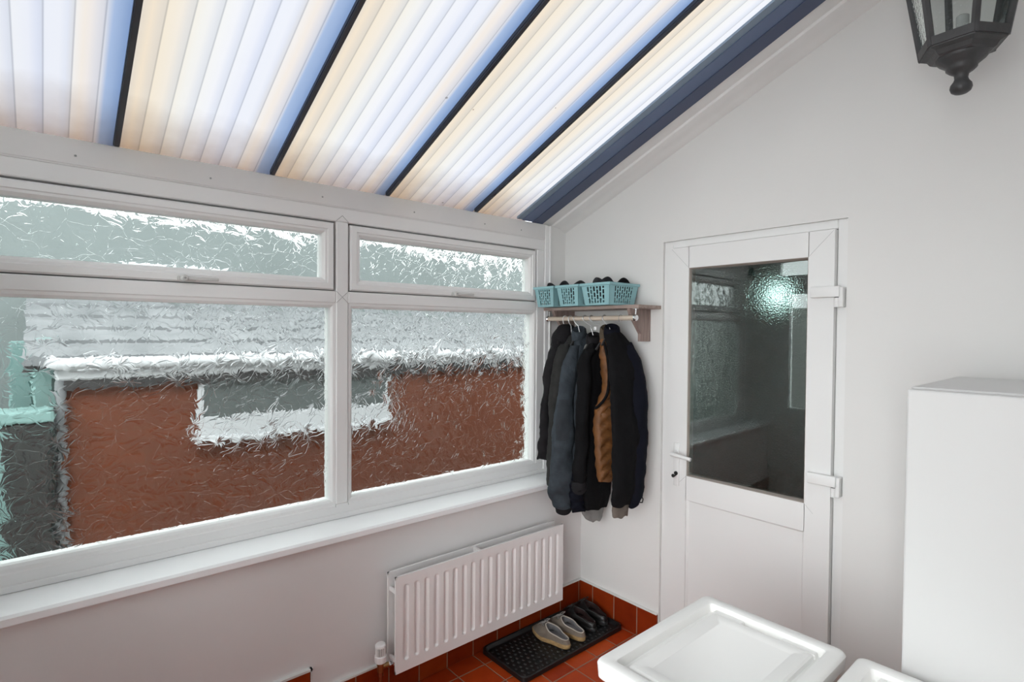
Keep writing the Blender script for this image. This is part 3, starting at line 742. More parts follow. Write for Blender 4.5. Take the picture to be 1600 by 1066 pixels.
# ------------------------------------------------------------------ baskets
def basket(name, label, cx, y0, w, d=.235, h=.112, z0=1.752, rot=0.0):
    t = thing(name, label, 'basket', (cx, y0+d/2, z0), 'teal baskets on the shelf')
    t.rotation_euler.z = rot
    t.matrix_basis = Matrix.Translation((cx, y0+d/2, z0)) @ Matrix.Rotation(rot, 4, 'Z')
    def P(u, v, z):      # local to world-ish (parent inverse handles rotation)
        return (u, v, z)
    tw, td = w/2, d/2; bw_, bd = tw*.84, td*.86
    b = MB(); TH = .0028
    def wall(A0, A1, B0, B1, n_in, cols):
        """wall with brick-pattern slots; A bottom corners, B top corners"""
        A0, A1, B0, B1 = map(Vector, (A0, A1, B0, B1)); nrm = Vector(n_in)
        us = [0.0]; kind = [0]
        m = .17 if cols else .5
        # columns
        L_ = []
        if cols:
            cw = (1-2*m)/cols
            for c in range(cols):
                L_.append((m+cw*(c+.20), m+cw*(c+.80), c))
        rows_even = [(.10,.34),(.40,.62),(.68,.92)]; rows_odd = [(.10,.22),(.28,.50),(.55,.76),(.82,.92)]
        def pt(u, v, o): 
            p = (A0.lerp(A1, u)).lerp(B0.lerp(B1, u), v); return p + nrm*o
        def quad(u0,u1,v0,v1):
            q = [pt(u0,v0,0),pt(u1,v0,0),pt(u1,v1,0),pt(u0,v1,0)]; r = [pt(u0,v0,TH),pt(u1,v0,TH),pt(u1,v1,TH),pt(u0,v1,TH)]
            b.rings([q, r])
        if not cols: quad(0,1,0,1); return
        u = 0.0
        for (ua, ub, c) in L_:
            quad(u, ua, 0, 1); rows = rows_even if c % 2 == 0 else rows_odd
            v = 0.0
            for va, vb_ in rows: quad(ua, ub, v, va); v = vb_
            quad(ua, ub, v, 1); u = ub
        quad(u, 1, 0, 1)
    zt = h-.010
    c0 = [(-bw_,-bd,0),(bw_,-bd,0),(bw_,bd,0),(-bw_,bd,0)]; c1 = [(-tw,-td,zt),(tw,-td,zt),(tw,td,zt),(-tw,td,zt)]
    nin = [(0,1,0),(-1,0,0),(0,-1,0),(1,0,0)]; cols = [6, 8, 6, 8]
    for i in range(4):
        j = (i+1) % 4; wall(c0[i], c0[j], c1[i], c1[j], nin[i], cols[i])
    b.box(-bw_, bw_, -bd, bd, 0, .003)
    M_ = t.matrix_basis
    bmesh.ops.transform(b.bm, matrix=M_, verts=b.bm.verts)
    b.build('basket_body', M['teal'], t)
    r = MB(); e = .006
    def ring(o, z): return [(-tw-o,-td-o,z),(tw+o,-td-o,z),(tw+o,td+o,z),(-tw-o,td+o,z)]
    r.rings([ring(0,zt-.004), ring(e,zt-.002), ring(e,h), ring(-.001,h+.001), ring(-.003,zt-.004), ring(0,zt-.004)], False, False)
    bmesh.ops.transform(r.bm, matrix=M_, verts=r.bm.verts)
    r.build('rim', M['teal'], t, doubles=True)
    return t
BASK = [(-.040, -.283, .150, 'leftmost teal slotted basket on the shelf, against the window wall'),
        (.137, -.280, .158, 'middle teal slotted basket on the shelf'),
        (.330, -.278, .190, 'rightmost teal slotted basket on the shelf, widest in view')]
for i, (cx, y0, w, lab) in enumerate(BASK): basket('storage_basket', lab, cx, y0, w)
def lump(name, label, c, r, mat, seed, cat='clothing', group=None):
    rnd = random.Random(seed); b = MB()
    bmesh.ops.create_icosphere(b.bm, subdivisions=4, radius=1)
    ph = [(rnd.uniform(1.5,5), rnd.uniform(1.5,5), rnd.uniform(1,3), rnd.uniform(0,6), rnd.uniform(.03,.07)) for _ in range(7)]
    for v in b.bm.verts:
        p = v.co.copy(); k = 1+sum(a*math.sin(p.x*fx+p.y*fy+p.z*fz+f) for fx, fy, fz, f, a in ph)*.8
        if p.z < -.3: p.z = -.3-(p.z+.3)*.1
        v.co = Vector((c[0]+p.x*r[0]*k, c[1]+p.y*r[1]*k, c[2]+(p.z+.3)*r[2]*k))
    return tag(b.build(name, mat, None, 80), label, cat, group)
lump('knitted_hat', 'dark knitted hat heaped in the leftmost teal basket', (-.040,-.155,1.795), (.056,.085,.078), M['cl_knit'], 3, 'hat')
lump('knitted_glove', 'dark grey glove heaped in the middle teal basket', (.137,-.160,1.795), (.060,.088,.070), M['cl_charcoal'], 5, 'glove')
lump('woollen_scarf', 'dark scarf crumpled at the front of the rightmost teal basket', (.322,-.205,1.795), (.066,.050,.082), M['cl_knit'], 8, 'scarf')
lump('woollen_hat', 'black woollen hat at the back of the rightmost teal basket', (.342,-.100,1.795), (.064,.048,.076), M['cl_black'], 11, 'hat')

# ------------------------------------------------------------------ clothes on the rail
def body_mesh(rows, t0, t1, nl=70, nr=56, seed=1, fold=.22, quilt=None, inset=0.0, pw=2.4):
    """loft of flattened rings hanging between a front edge and a back edge. rows: (z, xf, yf, xb, yb, half thickness)"""
    rnd = random.Random(seed); ph = [rnd.uniform(0, 6.28) for _ in range(8)]
    b = MB(); rings = []
    for i, (z, xf, yf, xb, yb, th) in enumerate(resample(rows, nl)):
        f, k = Vector((xf, yf)), Vector((xb, yb)); d = (k-f); ln = d.length; d = d/ln; nm = Vector((-d.y, d.x))
        f = f + d*inset*min(1, ln/.2); c = (f+k)/2; hl = (k-f).length/2
        s = i/(nl-1); ring = []
        q = 1.0
        for j in range(nr):
            a = 2*PI*j/nr; ca, sa = math.cos(a), math.sin(a)
            ex = 2/pw
            u = math.copysign(abs(ca)**ex, ca); w = math.copysign(abs(sa)**ex, sa)
            amp = fold*(.25+.75*s)
            ft = 1 + amp*(math.sin(u*7+ph[0]+s*1.5+(0 if sa > 0 else 1.7)) + .6*math.sin(u*13+ph[1]-s*2+(0 if sa > 0 else .9)) + .5*math.sin(s*9+ph[2]+u*3))*.5
            if quilt:
                qv = abs(math.sin(PI*(z + .05*abs(((u*2.2) % 2)-1))/quilt)); ft += .95*qv**.5-.55
            p = c + d*(hl*u) + nm*(th*w*ft)
            ring.append((p.x, p.y, z + .006*math.sin(u*6+ph[3])*s*.6))
        rings.append(ring)
    def shrink(r, k, dz):
        cx = sum(p[0] for p in r)/len(r); cy = sum(p[1] for p in r)/len(r)
        return [(cx+(p[0]-cx)*k, cy+(p[1]-cy)*k, p[2]+dz) for p in r]
    top = [shrink(rings[0], .45, .010), shrink(rings[0], .8, .007)]
    bot = [shrink(rings[-1], .9, .004), shrink(rings[-1], .8, .05)]
    b.rings(top+rings+bot)
    return crumple(b, .009, seed)
def sleeve_mesh(pts, radii, flat=.8, n=28, nl=60, seed=1, crease=.10, cuff=None, lo=None, hi=None, off=0.0, a0=0, a1=2*PI):
    """tube along pts; flat squeezes it along x"""
    rnd = random.Random(seed); ph = [rnd.uniform(0, 6.28) for _ in range(6)]
    rows = [(*p, r) for p, r in zip(pts, radii)]
    R = resample(rows, nl); rings = []
    full = abs(a1-a0-2*PI) < 1e-3
    for i, (x, y, z, r) in enumerate(R):
        s = i/(nl-1)
        if lo is not None and not (lo <= s <= hi): continue
        ring = []
        for j in range(n if full else n+1):
            a = a0+(a1-a0)*j/n
            k = 1 + crease*(math.sin(s*22+ph[0]+math.sin(a+ph[1])*2)*.5 + .6*math.sin(s*37+a*2+ph[2])*.5 + .5*math.sin(3*a+ph[3]+s*3))
            ring.append((x+(r*k+off)*flat*math.cos(a), y+(r*k+off)*math.sin(a), z+.008*math.sin(a*2+ph[4])*s))
        rings.append(ring)
    b = MB(); b.rings(rings, full, full, closed=full); return crumple(b, .009, seed)
def crumple(b, amp, seed):
    off = Vector((seed*3.1, seed*1.7, seed*.9))
    for v in b.bm.verts:
        p = v.co
        n1 = noise.noise_vector(Vector((p.x*9, p.y*9, p.z*6))+off); n2 = noise.noise_vector(Vector((p.x*26, p.y*26, p.z*17))+off)
        n3 = noise.noise_vector(Vector((p.x*20, p.y*20, p.z*60))+off)
        d = n1*amp + n2*amp*.5 + n3*amp*.35; d.z *= .4; v.co = p + d
    return b
def collar_mesh(cx, cy, z, rx, ry, h, tilt=.0, thick=.010):
    b = MB(); rings = []; n = 28
    prof = [(0,0),(.004,h*.5),(.0,h),(-thick*.5,h+.004),(-thick,h),(-thick*1.1,h*.4),(-thick,0)]
    for o, hz in prof:
        rings.append([(cx+(rx+o)*math.cos(2*PI*k/n), cy+(ry+o)*math.sin(2*PI*k/n), z+hz+tilt*math.sin(2*PI*k/n)*.02-.012*math.cos(2*PI*k/n)*(hz/h if h else 0)) for k in range(n)])
    b.rings(rings+[rings[0]], False, False); return b

HANG = 'clothes on the hanging rail'
def garment(name, label, cat, top): return thing(name, label, cat, top)
# A: charcoal hooded jacket, nearest the window
g = garment('hooded_jacket', 'charcoal hooded jacket hanging nearest the window', 'jacket', (.02,-.17,1.64))
rows = [(1.618,.022,-.235,.022,-.105,.030),(1.572,.020,-.265,.028,-.06,.036),(1.466,.022,-.285,.036,-.035,.036),(1.254,.013,-.30,.042,-.03,.034),(1.04,.020,-.31,.050,-.03,.033),(.90,.045,-.315,.062,-.03,.030),(.80,.062,-.315,.068,-.035,.026),(.655,.070,-.29,.078,-.05,.024)]
body_mesh(rows, 0, 0, seed=2, inset=.02).build('jacket_body', M['cl_charcoal'], g, 60)
sleeve_mesh([(.020,-.225,1.56),(.016,-.265,1.44),(.010,-.288,1.25),(.004,-.296,1.08),(-.004,-.300,.97),(-.012,-.304,.905)], [.040,.045,.045,.043,.042,.038], .85, seed=3, crease=.16).build('sleeve', M['cl_charcoal'], g, 60)
b = MB(); rings = []
for i, (z, y0, y1, th) in enumerate(resample([(1.535,-.275,-.09,.044),(1.575,-.268,-.085,.050),(1.615,-.245,-.095,.046),(1.645,-.215,-.115,.034),(1.656,-.185,-.14,.016)], 16)):
    rings.append([(.022+th*math.cos(a)*(1+.10*math.sin(3*a+i*.5)), (y0+y1)/2+(y1-y0)/2*math.sin(a)*(1+.05*math.sin(5*a+i)), z) for a in [2*PI*k/26 for k in range(26)]])
b.rings(rings).build('hood', M['cl_charcoal'], g, 60)
# B: dark grey wool coat
g = garment('wool_coat', 'dark grey wool coat between the hooded jacket and the slate jacket', 'coat', (.075,-.17,1.6))
rows = [(1.585,.072,-.215,.078,-.12,.020),(1.555,.072,-.24,.08,-.08,.026),(1.519,.074,-.265,.084,-.05,.030),(1.26,.084,-.298,.094,-.03,.030),(.984,.092,-.31,.104,-.03,.028),(.71,.098,-.315,.112,-.04,.026)]
body_mesh(rows, 0, 0, seed=5, inset=.03).build('coat_body', M['cl_grey'], g, 60)
sleeve_mesh([(.076,-.23,1.545),(.077,-.262,1.46),(.082,-.290,1.26),(.082,-.300,1.05),(.074,-.302,.88),(.070,-.298,.775)], [.030,.042,.044,.044,.042,.038], .85, seed=6, crease=.10).build('sleeve', M['cl_grey'], g, 60)
# C: slate blue jacket
g = garment('canvas_jacket', 'slate blue jacket with a pocket on its sleeve', 'jacket', (.13,-.17,1.6))
rows = [(1.600,.134,-.215,.134,-.12,.024),(1.56,.140,-.24,.138,-.075,.032),(1.50,.150,-.262,.146,-.045,.036),(1.334,.158,-.28,.158,-.03,.036),(1.10,.160,-.29,.162,-.03,.036),(.90,.158,-.295,.165,-.035,.034),(.78,.160,-.28,.165,-.045,.032)]
body_mesh(rows, 0, 0, seed=8, inset=.03).build('jacket_body', M['cl_slate'], g, 60)
SP = [(.142,-.215,1.54),(.146,-.258,1.45),(.146,-.285,1.32),(.136,-.296,1.14),(.128,-.296,.98),(.124,-.290,.82),(.124,-.284,.72),(.126,-.280,.672)]
SR = [.036,.046,.052,.060,.068,.076,.076,.062]
sv = sleeve_mesh(SP, SR, .75, n=32, nl=90, seed=9, crease=.12); sv.build('sleeve', M['cl_slate'], g, 60)
sleeve_mesh(SP, SR, .75, n=14, nl=90, seed=9, crease=.12, lo=.33, hi=.52, off=.006, a0=-1.35, a1=-.1).build('sleeve_pocket', M['cl_slate2'], g, 60)
sleeve_mesh([(.126,-.280,.685),(.126,-.278,.662),(.127,-.276,.640)], [.058,.054,.050], .7, n=26, nl=8, seed=9, crease=.05).build('cuff', M['cl_charcoal'], g, 60)
collar_mesh(.134, -.180, 1.575, .030, .048, .050, .6).build('collar', M['cl_slate'], g, 60)
# H: pale grey top, hem showing below
g = garment('jersey_top', 'pale grey top whose hem shows below the dark jackets', 'top', (.2,-.17,1.5))
rows = [(1.560,.226,-.195,.226,-.15,.008),(1.52,.205,-.215,.205,-.11,.010),(1.40,.195,-.23,.195,-.06,.012),(1.0,.198,-.235,.198,-.05,.012),(.74,.196,-.215,.212,-.06,.012),(.66,.205,-.235,.230,-.065,.014),(.605,.215,-.205,.235,-.085,.012),(.585,.220,-.175,.236,-.105,.008)]
body_mesh(rows, 0, 0, seed=12, fold=.15).build('top_body', M['cl_lgrey'], g, 60)
# D: black jacket
g = garment('black_jacket', 'black jacket with a turned cuff between the slate jacket and rust gilet', 'jacket', (.24,-.17,1.6))
rows = [(1.585,.236,-.21,.234,-.12,.022),(1.54,.240,-.24,.240,-.08,.030),(1.476,.246,-.258,.246,-.045,.034),(1.211,.254,-.275,.252,-.03,.032),(.913,.256,-.28,.254,-.03,.030),(.759,.250,-.275,.252,-.05,.030),(.665,.246,-.25,.248,-.075,.026)]
body_mesh(rows, 0, 0, seed=14, inset=.02).build('jacket_body', M['cl_black'], g, 60)
sleeve_mesh([(.246,-.225,1.525),(.252,-.262,1.44),(.256,-.278,1.21),(.252,-.282,1.0),(.246,-.282,.86),(.240,-.280,.79)], [.034,.040,.041,.041,.041,.040], .85, seed=15, crease=.12).build('sleeve', M['cl_black'], g, 60)
sleeve_mesh([(.240,-.280,.83),(.240,-.280,.80),(.239,-.279,.775)], [.046,.047,.044], .85, n=22, nl=8, seed=15, crease=.04).build('cuff', M['cl_charcoal'], g, 60)
collar_mesh(.236, -.172, 1.555, .030, .050, .040, .4).build('collar', M['cl_charcoal'], g, 60)
sleeve_mesh([(.215,-.262,.86),(.205,-.262,.78),(.203,-.260,.70),(.206,-.255,.662)], [.040,.046,.045,.040], .8, seed=16, crease=.12).build('lower_pocket_bag', M['cl_navy'], g, 60)
# E: rust quilted gilet
g = garment('quilted_gilet', 'rust brown quilted gilet hanging between black jacket and navy jacket', 'gilet', (.32,-.17,1.6))
rows = [(1.590,.312,-.20,.312,-.13,.018),(1.56,.322,-.215,.322,-.10,.026),(1.50,.335,-.222,.330,-.075,.030),(1.42,.340,-.215,.332,-.07,.032),(1.33,.344,-.215,.334,-.06,.032),(1.265,.342,-.245,.334,-.05,.034),(1.20,.340,-.268,.336,-.045,.036),(1.05,.346,-.272,.340,-.045,.036),(.92,.352,-.268,.344,-.05,.034),(.845,.354,-.255,.344,-.055,.030)]
body_mesh(rows, 0, 0, nl=90, nr=56, seed=18, fold=.08, quilt=.056).build('gilet_body', M['cl_brown'], g, 60)
collar_mesh(.318, -.165, 1.575, .030, .044, .060, .5).build('collar', M['cl_olive'], g, 60)
b = MB(); b.tube(resample([(.354,-.232,1.56),(.374,-.226,1.48),(.378,-.218,1.38),(.374,-.230,1.29),(.352,-.268,1.235),(.336,-.276,1.225)], 24), .0075, 10); b.build('armhole_binding', M['cl_black'], g, 50)
b = MB(); b.lathe((.366,-.218,1.492), [(.0065,0),(.0065,.004)], 12, 'x'); b.build('snap_button', M['chrome'], g)
# F: navy jacket nearest the door
g = garment('navy_jacket', 'navy jacket hanging nearest the door, seen side on', 'jacket', (0.416,-0.188,1.600))
rows = [(1.618,0.367,-0.223,0.371,-0.143,0.024),(1.577,0.384,-0.243,0.390,-0.103,0.032),(1.500,0.422,-0.275,0.426,-0.083,0.038),(1.400,0.465,-0.309,0.467,-0.097,0.040),(1.250,0.486,-0.322,0.486,-0.102,0.040),(1.100,0.496,-0.322,0.494,-0.100,0.040),(0.930,0.500,-0.322,0.496,-0.102,0.038),(0.800,0.492,-0.317,0.486,-0.112,0.034),(0.757,0.486,-0.307,0.480,-0.124,0.030)]
body_mesh(rows, 0, 0, seed=21, fold=.16).build('jacket_body', M['cl_black'], g, 60)  # navy body coloured black to stand for the shade on its front
sleeve_mesh([(0.408,-0.118,1.560),(0.461,-0.128,1.470),(0.507,-0.150,1.300),(0.517,-0.147,1.100),(0.517,-0.150,0.930),(0.506,-0.158,0.800),(0.500,-0.162,0.745)], [.030,.048,.052,.052,.050,.046,.040], .72, n=26, seed=22, crease=.07).build('sleeve', M['cl_navy'], g, 60)
collar_mesh(.366, -.184, 1.590, .034, .046, .048, .5).build('collar', M['cl_navy'], g, 60)
rows = [(0.800,0.478,-0.307,0.478,-0.182,0.020),(0.740,0.478,-0.304,0.478,-0.187,0.022),(0.700,0.476,-0.294,0.476,-0.197,0.020)]
body_mesh(rows, 0, 0, nl=10, seed=24, fold=.14).build('lining', M['cl_beige'], g, 60)
b = MB(); b.tube([(0.514,-0.122,0.790),(0.524,-0.118,0.770),(0.520,-0.118,0.752),(0.508,-0.122,0.750)], .003, 8); b.build('cuff_strap', M['cl_black'], g)

# hangers: wire hook over the rail, neck and shoulder bar inside the garment
def hanger(label, hx, bx, bz, mat, w=.15):
    t = thing('coat_hanger', label, 'hanger', (hx, RODY, RODZ), 'hangers on the rail')
    r = .0165; pts = []
    for i in range(15):
        a = math.radians(-35+235*i/14); pts.append((hx, RODY-r*math.cos(a), RODZ+r*math.sin(a)))
    pts = pts[::-1]                    # starts behind, over the top, to the front
    pts = [(hx, RODY+r*math.cos(math.radians(-10+200*i/14)), RODZ+r*math.sin(math.radians(-10+200*i/14))) for i in range(15)]
    end = pts[-1]
    pts += [(lerp(hx,bx,.25), RODY-r*.9, RODZ-.022), (lerp(hx,bx,.7), RODY-.004, RODZ-.040), (bx, RODY, bz+.01), (bx, RODY, bz)]
    b = MB(); b.tube(pts, .0024, 8); b.build('hook', mat, t, 50)
    b = MB(); b.tube(resample([(bx,RODY-w*.5,bz-.055),(bx,RODY-w*.28,bz-.02),(bx,RODY,bz),(bx,RODY+w*.28,bz-.02),(bx,RODY+w*.5,bz-.055)], 13), .006, 8)
    b.build('shoulder_bar', M['black'], t, 50)
    return t
hanger('chrome hanger hook above the charcoal hooded jacket', .020, .022, 1.625, M['white_tag'])
hanger('chrome hanger hook above the grey wool coat', .062, .074, 1.572, M['steelwire'])
hanger('chrome hanger hook above the slate blue jacket', .100, .134, 1.592, M['steelwire'])
hanger('chrome hanger hook above the black jacket', .168, .235, 1.568, M['steelwire'])
t = hanger('chrome hanger hook with white tag above the rust gilet', .215, .314, 1.575, M['steelwire'])
b = MB(); b.box(.246, .262, RODY-.016, RODY-.010, 1.622, 1.642, .002, 1); b.build('size_tag', M['white_tag'], t)
hanger('chrome hanger hook above the navy jacket', .305, .352, 1.600, M['steelwire'])
b = MB(); b.tube([(.412,RODY+.0165*math.cos(a),RODZ+.0165*math.sin(a)) for a in [math.radians(-60+250*i/14) for i in range(15)]]+[(.412,RODY-.012,RODZ-.02)], .0014, 8)
tag(b.build('spare_hook', M['greymetal'], None, 50), 'empty thin wire hook on the rail near its right end', 'hook')

# ------------------------------------------------------------------ boot tray
TX0, TX1, TY0, TY1 = .020, .348, -.760, -.034
mt = thing('boot_tray', 'black rubber boot tray on the tiles under the radiator', 'tray', ((TX0+TX1)/2, (TY0+TY1)/2, 0))
b = MB()
def rrect(d, z, r=.03, n=6):
    pts = []
    for cx, cy, a0 in ((TX1-d-r,TY1-d-r,0),(TX0+d+r,TY1-d-r,90),(TX0+d+r,TY0+d+r,180),(TX1-d-r,TY0+d+r,270)):
        for k in range(n+1):
            a = math.radians(a0+90*k/n); pts.append((cx+r*math.cos(a), cy+r*math.sin(a), z))
    return pts
b.rings([rrect(.004,.0005), rrect(0,.004), rrect(.001,.024), rrect(.005,.028), rrect(.011,.026), rrect(.018,.011), rrect(.022,.009)])
b.build('tray_base', M['rubber'], mt, 40)
b = MB()
for i in range(9):
    for j in range(22):
        x = TX0+.045+i*.030; y = TY0+.040+j*.030+(.015 if i % 2 else 0)
        if y > TY1-.03: continue
        b.lathe((x,y,.0085), [(.0085,0),(.007,.003),(.003,.0042)], 10)
b.build('raised_dimples', M['rubber'], mt, 60)

# ------------------------------------------------------------------ shoes
def shoe(name, label, heel, toe, z0, mats, tall=0.0, seed=1, group=None, lacepts=True):
    up, trim, sole, inn, lace = mats
    heel, toe = Vector(heel), Vector(toe); d = toe-heel; LN = d.length; ang = math.atan2(d.y, d.x)
    t = thing(name, label, 'shoe', (heel.x, heel.y, z0), group)
    Mx = Matrix.Translation((heel.x, heel.y, z0)) @ Matrix.Rotation(ang, 4, 'Z')
    t.matrix_basis = Mx
    n = 44
    def outline(k, sc=1.0, x0=0.0, x1=LN):
        # egg-shaped sole: u along 0..1
        a = 2*PI*k/n; u = .5+.5*math.cos(a); s = math.sin(a)
        hw = (.036 + .014*math.exp(-((u-.68)/.24)**2) - .004*math.exp(-((u-.35)/.15)**2))
        wy = hw*math.copysign(abs(s)**.75, s)
        return (lerp(x0, x1, u), wy*sc)
    def ring(z, sc=1.0, x0=0.0, x1=LN, toez=0.0, heelz=0.0, wave=0):
        r = []
        for k in range(n):
            x, y = outline(k, sc, x0, x1); u = x/LN
            r.append((x, y, z + toez*max(0, u-.6)/.4*1.0 + heelz*max(0, .4-u)/.4))
        return r
    b = MB(); b.rings([ring(0,.93,.004,LN-.006,.006), ring(.003,1.0,0,LN,.006), ring(.020,1.02,-.002,LN+.002,.004), ring(.024,.98,.001,LN-.002,.004)])
    bmesh.ops.transform(b.bm, matrix=Mx, verts=b.bm.verts); b.build('sole', sole, t, 50)
    # upper: from the sole edge up and in to the foot opening
    op0, op1 = .010, LN*.62
    H = .060+tall
    def mix(f, z, heel_lift):
        r = []
        for k in range(n):
            xo, yo = outline(k, .99); xi, yi = outline(k, .70, op0, op1)
            ui = (xi-op0)/(op1-op0)
            zi = H*(.72 + .52*ui**1.6)
            x = lerp(xo, xi, f**1.15); y = lerp(yo, yi, f**1.6); zz = .022 + (zi-.022)*(1-(1-f)**1.7)
            r.append((x, y, zz))
        return r
    b = MB(); b.rings([mix(f, 0, 0) for f in (0,.12,.25,.4,.55,.7,.85,.95,1.0)], False, False)
    inner = [ring(H*.66,.66,op0+.005,op1-.005), ring(H*.52,.70,op0+.006,op1+.02), ring(.034,.78,.012,LN*.8)]
    bmesh.ops.transform(b.bm, matrix=Mx, verts=b.bm.verts); uo = b.build('upper', up, t, 60)
    b = MB(); b.rings([mix(1.0,0,0)]+inner, False, True)
    bmesh.ops.transform(b.bm, matrix=Mx, verts=b.bm.verts); b.build('insole', inn, t, 60)
    b = MB(); ring1 = mix(1.0,0,0); pts = [Vector(p)+Vector((0,0,.001)) for p in ring1]; b.tube(pts+[pts[0]], .0030, 8, False)
    bmesh.ops.transform(b.bm, matrix=Mx, verts=b.bm.verts); b.build('collar_edge', trim, t, 60)
    # tongue and laces
    b = MB()
    def top(u): return (lerp(op1, LN*.86, u), H*1.26 - (H-.034)*u**1.6*.9)
    for q in (.10, .26):
        x, z = top(q)
        b.tube(resample([(x-.004,-.024,z-.006),(x+.004,0,z+.006),(x-.004,.024,z-.006)], 9), .0022, 6)
    x, z = top(.05)
    b.tube(resample([(x,0,z+.008),(x-.012,.020,z+.018),(x+.010,.036,z+.008),(x+.020,.020,z+.004),(x,0,z+.010)], 16), .0020, 6)
    b.tube(resample([(x,0,z+.008),(x-.006,-.022,z+.016),(x+.016,-.034,z+.004),(x+.018,-.014,z+.004),(x,0,z+.010)], 16), .0020, 6)
    b.tube(resample([(x,0,z+.009),(x+.020,.010,z+.004),(x+.038,.026,z-.014)], 9), .0018, 6)
    b.tube(resample([(x,0,z+.009),(x+.024,-.012,z+.002),(x+.034,-.030,z-.014)], 9), .0018, 6)
    bmesh.ops.transform(b.bm, matrix=Mx, verts=b.bm.verts); b.build('laces', lace, t, 60)
    return t
tan = (M['sh_upper'], M['sh_trim'], M['sh_sole'], M['sh_in'], M['lace'])
blk = (M['sh_black'], M['sh_black'], M['black'], M['sh_red'], M['lace_black'])
shoe('deck_shoe', 'taupe lace-up shoe with worn gum sole, nearer of the pair', (.302,-.412), (.058,-.432), .0130, tan)
shoe('deck_shoe', 'taupe lace-up shoe with worn gum sole, behind its mate towards the end wall', (.304,-.300), (.062,-.322), .0130, tan)
shoe('black_shoe', 'black laced shoe with dark red lining, beside the taupe pair', (.285,-.190), (.040,-.205), .0130, blk, .004)
shoe('black_shoe', 'black laced shoe at the end of the tray against the end wall', (.280,-.092), (.038,-.105), .0130, blk, .004)

# ------------------------------------------------------------------ white lidded boxes
def lidded_box(label, x0, x1, y0, y1, zt):
    t = thing('lidded_box', label, 'box', ((x0+x1)/2, (y0+y1)/2, 0), 'white lidded boxes')
    def rr(d, z, r=.022, n=5):
        pts = []; r = max(.004, r)
        for cx, cy, a0 in ((x1-d-r,y1-d-r,0),(x0+d+r,y1-d-r,90),(x0+d+r,y0+d+r,180),(x1-d-r,y0+d+r,270)):
            for k in range(n+1):
                a = math.radians(a0+90*k/n); pts.append((cx+r*math.cos(a), cy+r*math.sin(a), z))
        return pts
    b = MB()
    b.rings([rr(.055,.0,.03), rr(.05,.004,.03), rr(.022,zt-.055,.03), rr(.022,zt-.03,.03)])
    b.build('box_body', M['plastic'], t, 40)
    b = MB()
    rim = .040
    b.rings([rr(.008,zt-.048), rr(.004,zt-.050), rr(.0,zt-.046,.024), rr(-.003,zt-.010,.026), rr(.001,zt-.003,.024), rr(.006,zt,.022),
             rr(rim-.006,zt,.014), rr(rim,zt-.003,.012), rr(rim+.006,zt-.050,.008), rr(rim+.022,zt-.052,.006),
             rr(rim+.026,zt-.018,.006), rr(rim+.032,zt-.014,.006), rr(rim+.062,zt-.014,.006), rr(rim+.070,zt-.019,.006)], True, True)
    lid = b.build('lid', M['plastic'], t, 30)
    for k in (-.11, .11):
        b = MB(); b.box((x0+x1)/2+k-.05, (x0+x1)/2+k+.05, y1-rim-.029, y1-rim-.004, zt-.053, zt-.016, .003, 1)
        b.build('lid_clip', M['plastic'], lid)
    return t
lidded_box('white plastic box with recessed lid, standing in front of the door', 1.182, 1.626, -1.250, -.660, .700)
lidded_box('white plastic box with recessed lid, standing in front of the white cabinet', 1.656, 2.100, -1.245, -.655, .700)

# ------------------------------------------------------------------ white cabinet
cb = thing('tall_cabinet', 'tall plain white cabinet standing against the end wall right of the door', 'cabinet', (2.05, -.32, 0))
b = MB(); b.box(1.750, 2.35, -.58, -.02, .03, 1.445, .003, 1); b.build('carcass', M['cabinet'], cb)
b = MB(); b.box(1.747, 2.353, -.622, -.584, .05, 1.466, .005, 2); b.build('front_panel', M['cabinet'], cb)
b = MB(); b.box(1.747, 2.353, -.584, -.018, 1.446, 1.471, .003, 1); b.build('top_panel', M['cabinet'], cb)
b = MB(); b.box(1.77, 2.33, -.55, -.05, 0, .03); b.build('plinth', M['greymetal'], cb)

# ------------------------------------------------------------------ wall lantern
lc = Vector((1.795, -.33, 2.47)); RB = .110; HT = .26; FLARE = .17
ln = thing('wall_lantern', 'black six-sided lantern on the end wall', 'lantern', tuple(lc))
def hexv(k, r, z): 
    a = math.radians(-4+60*k); return Vector((lc.x+r*math.cos(a), lc.y+r*math.sin(a), z))
def RR(z): return RB+FLARE*(z-lc.z)
zb, zt = lc.z, lc.z+HT
b = MB()
for k in range(6):
    p0, p1 = hexv(k, RR(zb)-.010, zb), hexv(k, RR(zt)-.010, zt); b.tube([p0, p1], .0105, 6)
    for z, hh in ((zb, .024), (zt-.02, .02)):
        q = []
        for zz in (z, z+hh):
            A, B_ = hexv(k, RR(zz), zz), hexv(k+1, RR(zz), zz); A2, B2 = hexv(k, RR(zz)-.014, zz), hexv(k+1, RR(zz)-.014, zz); q.append([A,B_,B2,A2])
        b.rings(q)
b.build('lantern_frame', M['lant'], ln)
for k in range(6):
    b = MB(); A, B_ = hexv(k, RR(zb)-.009, zb+.01), hexv(k+1, RR(zb)-.009, zb+.01); C, D = hexv(k+1, RR(zt)-.009, zt-.01), hexv(k, RR(zt)-.009, zt-.01)
    b.poly([A,B_,C,D]); b.build('lantern_pane', M['lant_glass'], ln)
b = MB()
b.rings([[hexv(k, r, z) for k in range(6)] for r, z in ((RB-.004,zb+.002),(RB-.006,zb-.004),(RB-.022,zb-.010),(RB-.030,zb-.022),(RB-.036,zb-.026))])
b.build('base_plate', M['lant'], ln)
b = MB(); b.lathe((lc.x,lc.y,zb), [(.064,-.022),(.064,-.028),(.058,-.036),(.046,-.046),(.038,-.054),(.038,-.060),(.030,-.068),(.018,-.076),(.0165,-.088),(.019,-.096),(.026,-.106),(.0275,-.116),(.024,-.126),(.016,-.132),(.006,-.135)], 28)
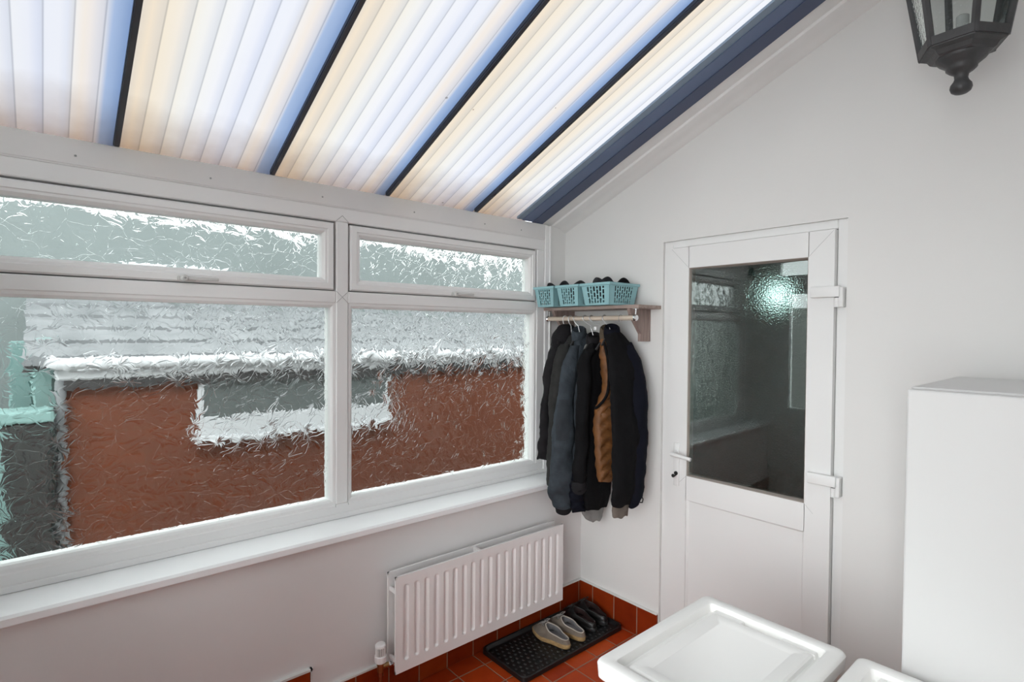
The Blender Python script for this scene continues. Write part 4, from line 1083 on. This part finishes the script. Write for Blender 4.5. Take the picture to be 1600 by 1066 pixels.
b.build('finial', M['lant'], ln, 50)
b = MB(); b.rings([[hexv(k, r, z) for k in range(6)] for r, z in ((RR(zt)+.012,zt-.004),(RR(zt)+.014,zt+.006),(RR(zt)*.72,zt+.05),(RR(zt)*.34,zt+.09),(.02,zt+.11))]); b.build('lantern_roof', M['lant'], ln)
b = MB(); b.tube(resample([(lc.x,lc.y,zt+.10),(lc.x,lc.y+.02,zt+.15),(lc.x,lc.y+.12,zt+.17),(lc.x,lc.y+.24,zt+.15),(lc.x,-.012,zt+.12)], 22), .011, 10); b.build('arm', M['lant'], ln, 50)
b = MB(); b.lathe((lc.x,-.001,zt+.12), [(.055,0),(.055,-.008),(.045,-.014)], 24, 'y'); b.build('wall_plate', M['lant'], ln, 50)
b = MB(); b.lathe((lc.x,lc.y,zb), [(.021,.0),(.021,.020),(.016,.024),(.016,.095),(.012,.098)], 16); b.build('lamp_holder', M['greymetal'], ln, 50)

# ------------------------------------------------------------------ daylight
w = bpy.data.worlds.new('overcast_sky'); scene.world = w; w.use_nodes = True
nt = w.node_tree; bg = nt.nodes['Background']
tc = N(nt, 'ShaderNodeTexCoord'); sp = N(nt, 'ShaderNodeSeparateXYZ'); L(nt, tc.outputs['Generated'], sp.inputs[0])
# overcast sky, with an added glow behind the camera to fill the room
dt = N(nt, 'ShaderNodeVectorMath', operation='DOT_PRODUCT'); L(nt, tc.outputs['Generated'], dt.inputs[0])
dt.inputs[1].default_value = Vector((.60,-.76,.22)).normalized()
glow = math_(nt, 'MULTIPLY', math_(nt, 'POWER', math_(nt, 'MAXIMUM', dt.outputs['Value'], 0.0), 3.0), FILL_GLOW)
L(nt, math_(nt, 'ADD', glow, SKY), bg.inputs['Strength'])
L(nt, ramp(nt, sp.outputs['Z'], [(.0, (.93,.94,.96)), (.5, (.97,.98,1.0))]), bg.inputs['Color'])

# ------------------------------------------------------------------ camera
f, yaw, pitch, roll = 857.0, .860552, -.0199539, .0075102
fw = Vector((-math.sin(yaw)*math.cos(pitch), math.cos(yaw)*math.cos(pitch), math.sin(pitch)))
rt = Vector((math.cos(yaw), math.sin(yaw), 0)); up = rt.cross(fw)
r2 = rt*math.cos(roll)+up*math.sin(roll); u2 = up*math.cos(roll)-rt*math.sin(roll)
cd = bpy.data.cameras.new('camera'); cam = bpy.data.objects.new('camera', cd); COL.objects.link(cam)
cd.sensor_width = 36; cd.lens = f*36/1600; cd.clip_start = .02
cam.matrix_world = Matrix(((r2.x,u2.x,-fw.x,2.178),(r2.y,u2.y,-fw.y,-2.422),(r2.z,u2.z,-fw.z,1.62),(0,0,0,1)))
scene.camera = cam
scene.cycles.diffuse_bounces = 8; scene.cycles.max_bounces = 16; scene.cycles.transparent_max_bounces = 16

vs = scene.view_settings
vs.view_transform = 'Standard'; vs.look = 'None'; vs.gamma = 1; vs.use_curve_mapping = False
vs.exposure = 0.0
